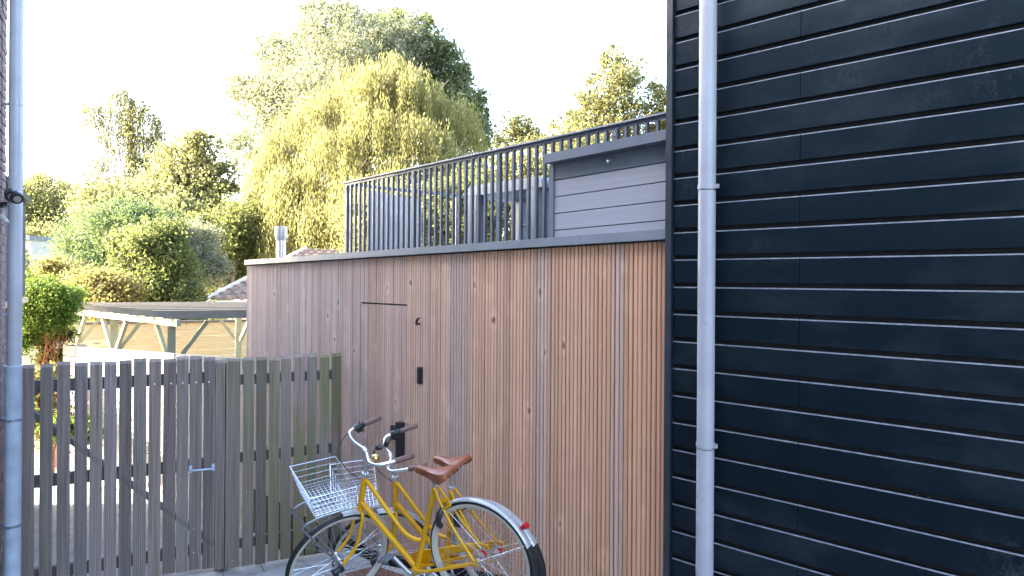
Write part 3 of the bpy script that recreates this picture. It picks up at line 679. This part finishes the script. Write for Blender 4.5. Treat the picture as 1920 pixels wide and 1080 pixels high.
LM['fresh'] = leaf_mat('fresh_green_leaf',[(.17,.26,.08),(.30,.38,.13),(.42,.47,.2)],.5)
LM['lime'] = leaf_mat('lime_green_leaf',[(.22,.28,.07),(.36,.39,.12),(.48,.49,.2)],.5)
LM['orange'] = leaf_mat('autumn_leaf',[(.62,.36,.12),(.74,.54,.2),(.52,.48,.16),(.78,.42,.16)],.5)
LM['hedge'] = leaf_mat('vivid_hedge_leaf',[(.09,.25,.012),(.24,.52,.03),(.45,.75,.06)],.45)
LM['ivy'] = leaf_mat('ivy_leaf',[(.05,.07,.02),(.12,.13,.04),(.24,.12,.04)],.4)
def bl_(*a): return [((x,y,z),r) for (x,y,z),r in a]
tree('white_willow_tree','tall silvery white willow with billowing crown behind the weeping willow','tree',bl_(((-7.892,33.000,12.762),2.322),((-10.013,34.000,12.057),2.141),((-6.492,34.000,12.835),2.141),((-11.299,33.000,10.418),1.516),((-11.774,33.000,8.215),1.344),((-8.582,32.000,9.598),2.607),((-9.148,34.000,14.455),1.133),((-7.636,34.000,14.465),1.058),((-12.404,33.000,11.144),0.733),((-10.930,32.000,6.027),1.185),((-11.152,34.000,12.805),1.133)),110000,.16,LM['silver'],r0=.5,clump=.15,asp=.32,shell=.45,nper=40)
tree('broadleaf_tree','dark green broadleaf tree showing behind the right side of the willows','tree',bl_(((-5.013,36.000,14.261),1.387),((-3.807,36.000,13.335),1.120),((-6.083,36.000,14.787),1.067),((-2.647,35.000,10.446),1.296),((-1.733,35.000,9.415),0.830),((-3.531,36.000,11.871),1.333)),42000,.17,LM['dark'],r0=.4,clump=.17,shell=.45,nper=34)
# weeping willow: arching boughs hung with long strands
def weeping(name,label,domes,nstr,mat,base,leaf,strlen,bark='bark',r0=.35,asp=.28,step=.13,boughs=True,top=None,spread=.05,bun=5,bsp=.11):
    t_ = thing(name,label,'tree',base); off = np.array(base); pts = []; wts = np.array([d[1]**2 for d in domes]); wts = wts/wts.sum()
    for (c,r,sq),f in zip(domes,wts):
        k = max(2,int(nstr*f/bun)); c = np.array(c)-off
        th_ = RNG.uniform(0,2*np.pi,k); ph_ = np.arccos(RNG.uniform(-.3,1,k)); rad = r*RNG.uniform(.15,1.1,k)**.6
        st = c+np.stack([np.sin(ph_)*np.cos(th_)*rad, np.sin(ph_)*np.sin(th_)*rad, np.cos(ph_)*rad*sq],1)
        out_ = np.stack([np.cos(th_),np.sin(th_),np.zeros(k)],1)
        ln = strlen*RNG.uniform(.3,1.15,k)
        st = np.repeat(st,bun,0)+RNG.normal(size=(k*bun,3))*bsp; out_ = np.repeat(out_,bun,0); ln = np.repeat(ln,bun)*RNG.uniform(.8,1.1,k*bun)
        for s,o_,l in zip(st,out_,ln):
            m_ = max(4,int(l/step)); u = np.arange(m_)/m_
            q = s+np.outer(u*l*.16*(1-u*.5),o_)+np.array([0,0,-1.0])*(l*u**1.15)[:,None]+RNG.normal(size=(m_,3))*spread
            pts.append(q)
    leafmesh('crown',np.concatenate(pts),None,leaf,mat,asp,.28,t_)
    limbs((0,0,0),[(tuple(np.array(d[0])-off+np.array([0,0,d[1]*d[2]*.4])),d[1]) for d in domes],r0,bark,t_,5,tuple(np.array(top)-off) if top else None)
    return t_
WD = [((-4.399,25.000,9.335),0.963,.9),((-4.924,24.400,8.893),0.868,.9),((-3.598,24.600,8.955),0.875,.9),((-5.829,24.800,8.627),0.845,.9),((-2.912,25.000,8.603),0.852,.9),((-1.984,25.000,8.146),0.778,.9),((-6.572,24.500,8.001),0.835,.9),((-7.294,24.500,7.452),0.799,.9),((-7.763,24.000,6.634),0.676,.9),((-8.237,24.000,5.831),0.533,1.),((-8.373,24.000,4.852),0.462,1.),((-1.515,25.000,7.316),0.556,1.),((-4.541,23.400,7.501),0.953,.8),((-5.787,23.200,6.676),0.945,.8),((-3.065,23.400,7.078),0.953,.8),((-6.838,23.000,5.695),0.784,.8),((-5.127,22.600,5.397),0.921,.8),((-3.654,22.800,5.602),0.929,.8),((-2.019,23.400,6.131),0.780,.8),((-5.988,22.400,4.452),0.763,.8),((-7.065,22.400,4.196),0.597,.8),((-4.454,22.200,4.279),0.822,.8),((-1.271,24.000,6.232),0.444,1.),((-6.213,26.000,9.794),0.501,.9),((-8.596,24.000,6.362),0.284,1.),((-8.209,24.000,6.898),0.391,1.),((-7.516,23.000,5.179),0.579,.9),((-8.369,23.500,4.191),0.348,.9),((-6.483,22.400,3.951),0.597,.8),((-5.274,22.200,3.944),0.592,.8),((-4.125,25.000,9.929),0.407,.9)]
weeping('weeping_willow_tree','broad yellow green weeping willow with long hanging strands beyond the garage roof',WD,6400,LM['weep'],((-5.005,25.000,2.849)[0],25,-.45),.15,3.0,step=.10,asp=.22)
BD = [((-17.340,29.000,9.398),0.150,.9),((-17.126,29.000,9.507),0.172,.9),((-14.221,29.000,8.709),0.193,.9),((-14.046,29.000,8.238),0.150,.9),((-15.992,29.000,10.158),0.172,.9),((-15.605,29.000,10.054),0.172,.9),((-16.163,29.000,10.050),0.150,.9),((-15.300,29.000,9.518),0.215,.9),((-14.913,29.000,9.414),0.215,.9),((-16.695,29.000,9.187),0.193,.9),((-16.256,29.000,7.794),0.301,.9),((-15.288,29.000,7.585),0.301,.9),((-16.676,29.000,6.287),0.258,.9),((-16.029,29.000,5.969),0.258,.9),((-15.387,29.000,6.296),0.258,.9),((-17.167,29.000,9.227),0.193,.9),((-16.736,29.000,8.972),0.236,.9),((-16.416,29.000,9.232),0.236,.9),((-16.118,29.000,9.728),0.215,.9),((-15.819,29.000,9.988),0.236,.9),((-15.515,29.000,9.560),0.258,.9),((-15.191,29.000,9.240),0.279,.9),((-14.783,29.000,9.200),0.279,.9),((-14.415,29.000,8.837),0.279,.9),((-16.789,29.000,7.146),0.279,.9),((-16.443,29.000,6.890),0.279,.9),((-15.594,29.000,8.442),0.344,.9),((-15.033,29.000,8.059),0.344,.9),((-14.560,29.000,7.977),0.279,.9),((-16.195,29.000,8.331),0.279,.9),((-15.882,29.000,6.400),0.301,.9),((-16.525,29.000,6.181),0.258,.9),((-17.001,29.000,6.758),0.215,.9),((-15.941,29.000,8.977),0.279,.9),((-15.500,29.000,7.154),0.301,.9),((-14.812,29.000,7.051),0.279,.9),((-14.218,29.000,8.237),0.172,.9)]
weeping('birch_tree','slender birch with white trunk and drooping twigs left of the willows',BD,1300,LM['birch'],((-14.515,29.000,4.368)[0],29,-.45),.11,1.7,'birchbark',.11,.42,.085,True,(-16.117,29.000,9.621),.05)
G1 = 'shrubs and trees massed beyond the gardens'
tree('olive_tree','loose olive green tree between the birch and the willows','tree',bl_(((-11.793,27.000,7.143),0.840),((-12.528,27.000,6.439),0.960),((-11.226,27.000,6.147),0.800),((-11.673,26.000,5.329),1.059),((-12.735,26.000,5.803),0.732),((-12.332,25.000,4.746),0.926)),24000,.14,LM['olive'],r0=.2,clump=.2,shell=.25)
tree('pale_tree','pale hazy tree mass at the far left beside the downpipe','tree',bl_(((-26.105,40.000,6.704),1.422),((-26.685,40.000,4.775),1.630),((-25.152,40.000,5.970),1.333),((-25.702,42.000,7.242),0.684),((-24.499,38.000,3.536),1.548),((-27.582,40.000,5.954),1.481)),64000,.14,LM['pale'],r0=.3,clump=.2)
tree('yellow_bush','yellowish bush filling the gap under the birch crown','shrub',bl_(((-12.994,24.000,4.556),0.978),((-13.884,24.000,4.728),0.711),((-12.106,24.000,4.739),0.800),((-10.746,23.000,4.136),0.852)),22000,.13,LM['pale'],r0=.1,clump=.2)
tree('blue_green_shrub','large feathery blue green shrub left of centre above the pergola','shrub',bl_(((-9.829,17.000,3.293),0.693),((-9.139,17.000,3.612),0.604),((-9.781,16.500,2.654),0.587),((-8.509,17.000,3.554),0.567),((-9.108,16.500,2.597),0.672),((-7.586,16.000,2.303),0.533)),60000,.075,LM['blue'],r0=.1,clump=.2,asp=.3)
tree('leafy_shrub','fresh green leafy shrub in front of the blue green one','shrub',bl_(((-7.748,15.600,3.170),0.485),((-7.456,15.600,2.652),0.485),((-8.148,15.600,2.416),0.404),((-8.432,15.800,3.059),0.351),((-7.642,15.400,2.134),0.433),((-7.014,15.400,1.967),0.342)),36000,.075,LM['fresh'],r0=.08,clump=.2)
tree('lime_shrub','bright lime green shrubs spreading left of the steel flue','shrub',bl_(((-8.871,23.000,3.978),0.937),((-9.341,22.500,3.273),0.917),((-8.624,23.500,3.319),0.957),((-8.282,24.000,4.497),0.711),((-9.425,24.000,2.623),1.067),((-8.458,19.500,3.443),0.650),((-7.930,23.500,3.584),0.696),((-8.428,18.500,2.290),0.521)),60000,.10,LM['lime'],r0=.1,clump=.2)
tree('grey_green_shrub','pale grey green shrub between the leafy shrub and the lime shrubs','shrub',bl_(((-7.847,18.000,3.296),0.453),((-7.500,17.600,2.690),0.417),((-7.827,17.600,2.949),0.365)),14000,.075,LM['silver'],r0=.05,clump=.2)
tree('autumn_shrub','orange tinted autumn shrub above the left end of the pergola','shrub',bl_(((-8.319,14.400,2.143),0.363),((-7.871,14.400,2.040),0.341),((-8.760,14.600,2.192),0.281),((-9.446,15.000,2.405),0.333),((-7.938,14.200,1.728),0.316)),24000,.075,LM['orange'],r0=.05,clump=.22)
tree('evergreen_hedge','vivid green clipped evergreen beside the left downpipe','hedge',bl_(((-6.526,9.900,2.138),0.176),((-6.276,9.900,2.095),0.169),((-6.392,9.900,1.904),0.161),((-6.612,9.900,1.844),0.147),((-6.774,9.900,2.033),0.176),((-6.161,10.000,2.049),0.119),((-6.293,10.000,1.826),0.104),((-6.648,10.000,1.646),0.081),((-6.460,10.100,1.670),0.082),((-6.195,10.200,2.163),0.068),((-6.283,10.200,1.830),0.068),((-6.741,10.000,2.327),0.089),((-6.445,10.000,2.291),0.089),((-6.815,9.900,1.520),0.147)),46000,.035,LM['hedge'],r0=.022,clump=.2,shell=.35,bark='rust')
tree('ivy_climber','ivy and rusty stems climbing the old boards below the evergreen hedge','climber',bl_(((-6.724,10.300,1.486),0.107),((-6.420,10.300,1.603),0.099),((-6.692,10.300,1.258),0.092),((-6.387,10.300,1.298),0.076)),2600,.05,LM['ivy'],r0=.03,bark='rust')
tree('spiky_bush','yellow and green bush seen through the left gaps of the gate','shrub',bl_(((-6.181,9.500,0.502),0.211),((-6.390,9.600,0.766),0.213),((-5.921,9.400,0.454),0.167),((-6.214,9.600,0.980),0.171)),5200,.07,LM['orange'],r0=.02,clump=.25)
tree('garden_plant','bright green plant low down behind the gate','plant',bl_(((-5.732,9.100,0.516),0.088),((-5.509,9.200,0.531),0.089),((-5.313,9.100,0.451),0.067)),900,.07,LM['hedge'],r0=.01)
tree('right_tree','airy yellow green tree rising behind the balustrade left of the black house','tree',bl_(((3.551,27.000,9.643),0.960),((2.758,27.000,8.638),0.840),((4.116,27.000,8.847),0.920),((3.362,27.000,8.042),1.000),((4.347,27.000,10.248),0.680),((3.744,27.000,10.745),0.440),((4.760,27.000,8.251),0.800),((2.362,27.000,7.935),0.760)),15000,.13,LM['birch'],r0=.12,clump=.26,shell=.25,nper=16)
tree('sparse_tree','small sparse reddish tree above the middle of the balustrade','tree',bl_(((0.138,31.000,9.083),0.597),((0.532,31.000,8.627),0.551),((-0.271,31.000,8.392),0.505),((0.992,31.000,8.515),0.413)),5200,.12,LM['olive'],r0=.08,clump=.3,shell=.25,nper=12)
tree('edge_tree','sliver of airy tree right beside the black house corner','tree',bl_(((5.652,27.000,9.457),0.520),((5.858,27.000,8.558),0.680),((5.560,27.000,8.356),0.520)),4200,.12,LM['birch'],r0=.1,clump=.3,shell=.3,nper=14)
for k,(lab,b,mm) in enumerate((('yellow green bush behind the left part of the balustrade',(((-3.610,18.000,3.790),0.733),((-2.945,18.000,4.061),0.733),((-2.485,17.600,3.375),0.652)),'weep'),('fresh green bush behind the middle of the balustrade',(((-1.612,18.000,4.070),0.773),((-0.814,18.000,4.341),0.773),((-1.051,17.600,3.514),0.652)),'lime'),('golden bush behind the balustrade beside the grey roof store',(((0.119,18.500,4.950),0.795),((0.939,18.500,5.366),0.754),((0.521,18.000,4.083),0.800),((1.806,19.000,5.874),0.633)),'birch'))):
    tree('terrace_bush',lab,'shrub',bl_(*b),20000,.095,LM[mm],r0=.06,clump=.22,group='bushes behind the terrace balustrade')
tree('hedge_row','mixed green hedge row running behind the larch fence','hedge',bl_(((-11.331,17.000,1.898),0.567),((-10.447,17.000,1.400),0.567),((-9.314,17.000,1.534),0.567),((-8.181,17.000,1.541),0.504),((-6.954,15.400,1.568),0.342),((-11.838,17.000,2.399),0.567)),24000,.10,LM['fresh'],r0=.05,clump=.2)
fw = leafmesh('far_woodland',crown_points([((x,52+random.uniform(-4,6),random.uniform(.5,2.2)),random.uniform(3.2,4.6)) for x in np.arange(-52,36,4.2)],30000,.16),None,.45,LM['olive'],.6); tag(fw,'distant band of woodland closing the horizon behind the gardens','woodland',kind='stuff')
# ================================================================ BICYCLES
HA = R(64); WB = 1.08; AX0 = np.array([WB-.1/math.sin(HA),0,0]); KAX = np.array([-math.cos(HA),0,math.sin(HA)])
def steer_fn(st):
    c, s = math.cos(st), math.sin(st)
    def fn(v):
        q = np.array(v,float)-AX0; return AX0+q*c+np.cross(KAX,q)*s+KAX*np.dot(KAX,q)*(1-c)
    return fn
def smooth_path(P, n=5):
    P = [Vector(p) for p in P]; out = []
    for i in range(len(P)-1):
        p0 = P[max(0,i-1)]; p1 = P[i]; p2 = P[i+1]; p3 = P[min(len(P)-1,i+2)]
        for k in range(n):
            u = k/n; out.append(.5*((2*p1)+(p2-p0)*u+(2*p0-5*p1+4*p2-p3)*u*u+(3*p1-p0-3*p2+p3)*u**3))
    out.append(P[-1]); return out
def ring(r, n=56, y=0, cx=0): return [(cx+r*math.cos(2*math.pi*k/n),y,r*math.sin(2*math.pi*k/n)) for k in range(n)]
def wheel(root, cx, fn, seed, rear):
    rr = random.Random(seed)
    wn = thing_part('rear_wheel' if rear else 'front_wheel', root)
    mp = (lambda v: v) if fn is None else fn
    def add(name, mb, mat, smooth=True): return mb.map(lambda v: mp((v[0]+cx,v[1],v[2]))).build(name, mat, wn, smooth)
    m = MB(); prof_ = [(.345,0),(.341,.011),(.333,.017),(.326,.0185),(.326,-.0185),(.333,-.017),(.341,-.011)]
    lathe(m, prof_, 64); add('tyre', m, 'rubber')
    m = MB(); lathe(m, [(.326,.0187),(.318,.0175),(.303,.013),(.303,-.013),(.318,-.0175),(.326,-.0187)], 64); add('rim','' or m,'cream')
    m = MB()
    hw = .034
    for k in range(36):
        a = 2*math.pi*k/36; sgn = 1 if k%2 else -1; b = a+(.55 if (k//2)%2 else -.55)
        m.tube([(.022*math.cos(b),sgn*hw,.022*math.sin(b)),(.306*math.cos(a),sgn*.004,.306*math.sin(a))],.0013,4,False)
    add('spokes', m, 'chrome')
    m = MB().tube([(0,-.05,0),(0,-.036,0),(0,-.035,0),(0,-.03,0),(0,-.028,0),(0,.028,0),(0,.03,0),(0,.035,0),(0,.036,0),(0,.05,0)],[.012,.012,.033,.033,.026 if rear else .014,.026 if rear else .014,.033,.033,.012,.012],18)
    add('hub', m, 'alu')
    m = MB().tube([(0,-.085 if rear else -.07,0),(0,.085 if rear else .07,0)],.006,8); add('axle', m, 'alu')
    if rear:
        m = MB().tube([(0,-.027,0),(0,-.008,0)],.0275,16); add('hub_reflector', m, 'red')
    return wn
def lathe(m, prof_, n):
    base = len(m.v); k = len(prof_)
    for i in range(n):
        a = 2*math.pi*i/n
        for r_,y in prof_: m.v.append((r_*math.cos(a),y,r_*math.sin(a)))
    for i in range(n):
        for j in range(k):
            m.f.append((base+i*k+j, base+i*k+(j+1)%k, base+((i+1)%n)*k+(j+1)%k, base+((i+1)%n)*k+j))
def thing_part(name, parent):
    o = bpy.data.objects.new(name, None); COL.objects.link(o); o.parent = parent; o.empty_display_size = .05; return o
def arc_strip(m, cx, r, a0, a1, w, drop, n=28, th_=.0015):
    """curved mudguard section swept round the wheel"""
    prof_ = [(-w,-drop),(-w*.75,-drop*.25),(0,0),(w*.75,-drop*.25),(w,-drop)]
    base = len(m.v); k = len(prof_)*2
    for i in range(n+1):
        a = a0+(a1-a0)*i/n
        for y,d_ in prof_: m.v.append((cx+(r+d_)*math.cos(a),y,(r+d_)*math.sin(a)))
        for y,d_ in reversed(prof_): m.v.append((cx+(r+d_-th_*2)*math.cos(a),y*.93,(r+d_-th_*2)*math.sin(a)))
    for i in range(n):
        for j in range(k):
            m.f.append((base+i*k+j, base+i*k+(j+1)%k, base+(i+1)*k+(j+1)%k, base+(i+1)*k+j))
    m.f.append(tuple(base+j for j in range(k))); m.f.append(tuple(base+n*k+j for j in reversed(range(k))))
    return m
def bicycle(label, loc, yaw, pitch, lean, st, seed, hasbell, near_crank, lift=0):
    root = thing('bicycle', label, 'bicycle', loc, 0, 'yellow bicycles on the ramp')
    root.rotation_euler = (Matrix.Rotation(yaw,3,'Z')@Matrix.Rotation(pitch,3,'Y')@Matrix.Rotation(lean,3,'X')).to_euler()
    S = steer_fn(st); X = lambda u,w,y=0: (u,y,w)
    BBp = X(.491,-.100); HT = X(.734,.49); HB = X(.832,.285); ST = X(.202,.434)
    m = MB(); m.tube([HB,HT],.019,14); m.tube([X(.815,.325),BBp],.0185,14); m.tube([BBp,ST],.0165,14)
    m.tube(smooth_path([X(.745,.475),X(.707,.43),X(.648,.328),X(.585,.222),X(.53,.14),X(.478,.098),X(.415,.082),X(.386,.082)]),.0145,12)
    for s in (1,-1):
        m.tube(smooth_path([X(.205,.425,s*.018),X(.17,.33,s*.032),X(.10,.17,s*.048),X(.006,.008,s*.062)],3),.0085,10)
        m.tube(smooth_path([X(.475,-.10,s*.03),X(.36,-.085,s*.045),X(.2,-.05,s*.055),X(.004,-.006,s*.064)],3),.0105,10)
        m.box(-.018,.02,s*.0615-.003,s*.0615+.003,-.022,.018)
    m.tube([X(.491,-.1,-.036),X(.491,-.1,.036)],.023,16)
    m.build('frame','yellow',root,True)
    # fork, steered
    m = MB(); m.tube([X(.838,.272),X(.830,.288)],.021,14)
    for s in (1,-1): m.tube(smooth_path([X(.842,.265,s*.022),X(.848,.25,s*.045),X(.885,.19,s*.051),X(.935,.10,s*.053),X(.985,.05,s*.053),X(WB,0,s*.055)],4),[.013]*9+[.0125]*4+[.011]*4+[.0095]*4 if False else .0115,10)
    m.map(S).build('fork','yellow',root,True)
    MB().tube([HT,X(.722,.514)],.0215,14).map(S).build('headset','alu',root,True)
    wheel(root, WB, S, seed, False); wheel(root, 0, None, seed+1, True)
    # mudguards
    rm_ = arc_strip(MB(),0,.358,R(128),R(12),.025,.011).build('rear_mudguard','mudguard',root,True)
    arc_strip(MB(),0,.360,R(13),R(-28),.026,.011,14).build('mud_flap','rubber',rm_)
    MB().box(-.348,-.33,-.02,.02,.168,.22).map(lambda v:(v[0],v[1],v[2])).build('lamp_mount','blackpl',rm_) if False else None
    la = R(35); lx, lz = -.375*math.cos(R(30)), .375*math.sin(R(30))
    # the rear lies at -x: mirror the arc so that it covers the back of the wheel
    for o in (rm_,*rm_.children): o.data.transform(Matrix.Scale(-1,4,(1,0,0))); o.data.flip_normals()
    if hasbell: MB().tube([(lx+.008,0,lz-.004),(lx-.02,0,lz+.01),(lx-.034,0,lz+.017),(lx-.038,0,lz+.019)],[.012,.019,.018,.009],14).build('tail_light','red',rm_,True)
    MB().tube([X(-.345,.10,.03),X(0,.0,.07)],.0022,5).tube([X(-.345,.10,-.03),X(0,.0,-.07)],.0022,5).build('mudguard_stay','alu',rm_,True)
    fm = arc_strip(MB(),0,.362,R(112),R(178),.027,.012).map(lambda v: S((v[0]+WB,v[1],v[2]))).build('front_mudguard','mudguard',root,True)
    # saddle
    m = MB(); secs = [(.322,.012,.548,.016),(.315,.021,.553,.022),(.295,.027,.556,.03),(.25,.030,.548,.036),(.20,.036,.538,.042),(.16,.050,.532,.052),(.12,.070,.531,.058),(.08,.088,.533,.055),(.045,.092,.534,.045),(.022,.080,.531,.032),(.012,.055,.526,.018)]
    for (u,hw_,zt_,dp_) in secs:
        for k in range(13):
            a = math.pi*k/12; y = hw_*math.cos(a); z = zt_-.010*(abs(math.cos(a))**2)*1.2-(dp_ if k in (0,12) else dp_*.35 if k in (1,11) else 0)
            m.v.append((u,y*(.93 if k in (0,12) else 1),z))
        m.v.append((u,0,zt_-.022))
    for i in range(len(secs)-1):
        for k in range(14):
            m.f.append((i*14+k,i*14+(k+1)%14,(i+1)*14+(k+1)%14,(i+1)*14+k))
    m.f.append(tuple(range(13,-1,-1))); m.f.append(tuple((len(secs)-1)*14+k for k in range(14)))
    m.map(lambda v:(.322-(.322-v[0])*.84-lift*.55,v[1]*.9,v[2]+lift)); sad = m.build('saddle','leather',root,True)
    mr_ = MB()
    for s in (1,-1): mr_.tube(smooth_path([X(.28,.53,s*.008),X(.2,.488,s*.02),X(.11,.482,s*.026),X(.05,.505,s*.05)],4),.0035,6)
    pass
    mr_.map(lambda v:(v[0]-lift*.55,v[1],v[2]+lift)); mr_.build('saddle_rail','blackpl',sad,True)
    MB().tube([ST,X(.186,.464),X(.176-lift*.6,.487+lift)],[.0125,.0125,.012],12).build('seat_post','alu',root,True)
    MB().tube([X(.206,.426),X(.199,.442)],.0195,14).build('seat_clamp','alu',root,True)
    # frame lock and yellow plate on the seat stays
    lk = []
    for k in range(15):
        a = R(-60+k*(240/14)); lk.append(X(.165+.055*math.sin(0)-.02*math.sin(a)*0,.25+.06*math.sin(a),.062*math.cos(a)))
    MB().tube([(.19-.35*(p[2]-.25)+.0,p[1],p[2]) for p in lk],.018,10).build('frame_lock','blackpl',root,True)
    MB().quad_box([X(.178,.365,.030),X(.118,.372,.030),X(.118,.372,.024),X(.178,.365,.024),X(.158,.292,.038),X(.096,.322,.038),X(.096,.322,.032),X(.158,.292,.032)]).build('yellow_plate','yellow',root)
    mdot = MB()
    for (u,w_) in ((.135,.34),(.142,.335),(.128,.332),(.136,.325),(.15,.31),(.122,.345)): mdot.tube([X(u,w_,.0335+(.372-w_)*.1),X(u,w_,.0355+(.372-w_)*.1)],.0042,7)
    mdot.build('plate_mark','blackpl',root)
    # drivetrain
    MB().tube([X(.491,-.1,-.065),X(.491,-.1,.065)],.011,12).build('bottom_bracket','alu',root,True)
    ca = near_crank
    for s in (1,-1):
        an = ca if s > 0 else ca+math.pi; ex, ez = .491+.165*math.cos(an), -.1+.165*math.sin(an)
        cr = MB().tube([X(.491,-.1,s*.064),X(.491+.02*math.cos(an),-.1+.02*math.sin(an),s*.068),X(ex,ez,s*.082)],[.018,.013,.0115],10).build('crank','alu',root,True)
        pm_ = MB()
        for dx in (-.026,0,.026): pm_.box(ex+dx-.006,ex+dx+.006,s*.132-.036,s*.132+.036,ez-.007,ez+.007)
        pm_.box(ex-.034,ex+.034,s*.132-.040,s*.132-.034,ez-.010,ez+.010).box(ex-.034,ex+.034,s*.132+.034,s*.132+.040,ez-.010,ez+.010)
        pm_.tube([X(ex,ez,s*.082),X(ex,ez,s*.165)],.006,8); pm_.build('pedal','bluegrey',cr)
    cg = []
    for k in range(9): a = R(90-k*22.5); cg.append((.491+.10*math.cos(a),-.1+.10*math.sin(a)))
    cg = [(.491+.085*math.cos(R(a)),-.1+.085*math.sin(R(a))) for a in (-60,-20,20,55,85)]+[(.40,.0),(.2,.03),(.02,.052),(-.03,.045),(-.03,.02),(.02,.012),(.2,-.008),(.40,-.04),(.43,-.1)]
    MB().prism(cg,'y',-.062,-.047).build('chain_guard','yellow',root)
    # stem, bars, grips (steered)
    C = (.672,.672)
    MB().tube(smooth_path([X(.724,.51),X(.70,.575),X(.688,.625),X(.676,.668)],4),.0115,12).map(S).build('stem','alu',root,True)
    MB().tube([X(*C,-.024),X(*C,.024)],.0175,14).map(S).build('bar_clamp','alu',root,True)
    half = lambda s: [X(C[0],C[1],s*.0),X(C[0]+.005,C[1]+.002,s*.045),X(.69,.678,s*.095),X(.695,.692,s*.15),X(.675,.696,s*.195),X(.62,.685,s*.215),X(.54,.662,s*.225)]
    MB().tube(smooth_path(list(reversed(half(-1)))+half(1)[1:],5),.0112,12).map(S).build('handlebar','alu',root,True)
    for s in (1,-1):
        MB().tube([X(.575,.671,s*.2205),X(.565,.669,s*.222),X(.49,.650,s*.229),X(.463,.643,s*.232),X(.459,.642,s*.2325)],[.0145,.0165,.0165,.0165,.012],14).map(S).build('grip','grip',root,True)
        if s < 0:
            MB().tube([X(.645,.690,s*.207),X(.635,.688,s*.211),X(.585,.675,s*.2195),X(.576,.672,s*.2205)],[.015,.021,.021,.017],14).tube([X(.63,.683,s*.212),X(.625,.655,s*.214),X(.60,.643,s*.214)],[.012,.014,.008],8).tube([X(.60,.695,s*.217),X(.60,.717,s*.217)],.004,6).map(S).build('gear_shifter','blackpl',root,True)
            MB().tube(smooth_path([X(.64,.689,s*.208),X(.71,.685,s*.20),X(.80,.65,s*.15),X(.81,.58,s*.06),X(.76,.47,-.02)],6),.0028,6).map(S).build('gear_cable','blackpl',root,True)
    if hasbell:
        MB().tube([X(.66,.69,.135),X(.66,.695,.135),X(.655,.712,.135),X(.655,.722,.135)],[.022,.026,.022,.006],16).map(S).build('bell','gold',root,True)
    else:
        MB().tube([X(.71,.70,-.09),X(.735,.715,-.10),X(.75,.72,-.105)],[.012,.02,.018],10).tube([X(.69,.69,-.11),X(.67,.715,-.115),X(.64,.72,-.12)],[.016,.02,.012],8).map(S).build('bar_lamp','blackpl',root)
    # front rack and wire basket (steered)
    m = MB()
    for s in (1,-1):
        m.tube(smooth_path([X(WB+.006,.0,s*.068),X(1.125,.18,s*.078),X(1.185,.44,s*.088),X(1.188,.475,s*.088),X(1.15,.49,s*.088),X(1.06,.475,s*.088),X(.90,.415,s*.088)],5),.0065,10)
    m.tube([X(1.06,.475,-.088),X(1.06,.475,.088)],.005,8).tube([X(.93,.426,-.088),X(.93,.426,.088)],.005,8)
    m.map(S).build('front_rack','bluegrey',root,True)
    # basket corners: rear-top, front-top, front-bottom, rear-bottom
    RT, FT, FBm, RBm = np.array([.822,.608]),np.array([1.085,.722]),np.array([1.10,.535]),np.array([.868,.445])
    def bp(u,v,y): # u rear->front, v bottom->top
        p = (1-v)*((1-u)*RBm+u*FBm)+v*((1-u)*RT+u*FT); wd = (.13+.037*v); return (p[0],y*wd,p[1])
    m = MB(); wr = .0017
    loop = lambda v: [bp(0,v,-1),bp(1,v,-1),bp(1,v,1),bp(0,v,1)]
    def ringt(v,r_): 
        L4 = loop(v); 
        for a,b in zip(L4,L4[1:]+L4[:1]): m.tube([a,b],r_,5)
    ringt(1,.003)
    for v in (.78,.56,.34,.2,.1,0): ringt(v,wr)
    for k in range(11):
        u = k/10; e = 1 if k in (0,10) else .34
        m.tube([bp(u,e,-1),bp(u,0,-1),bp(u,0,1),bp(u,e if k%2 else max(e,.78),1)],wr,5)
    for k in range(13):
        y = -1+k/6
        m.tube([bp(0,1 if k in (0,12) else .78,y),bp(0,0,y),bp(1,0,y),bp(1,.3 if 0<k<12 else 1,y)],wr,5)
    m.map(S).build('wire_basket','chrome',root)
    MB().tube([X(WB+.02,.02,.085),X(WB+.06,.015,.085),X(WB+.075,.014,.085)],[.018,.026,.022],12).box(WB+.0,WB+.03,.075,.095,-.01,.04).map(S).build('hub_lamp','blackpl',root)
    ks = MB().tube(smooth_path([X(.40,-.10,.05),X(.36,-.2,.10),X(.34,-.30,.15)],4),.008,8).build('kickstand','alu',root,True)
    return root
bicycle('near yellow bicycle with brown saddle, empty wire front basket and front wheel turned left',(-.1694,4.1232,.8168),2.6124,.1494,-.1806,1.119,11,True,R(52))
bicycle('rear yellow bicycle parked against the timber wall, half hidden by the near yellow one',(-.085,4.41,.728),2.42,.185,-.27,.9,23,False,R(-20),.095)
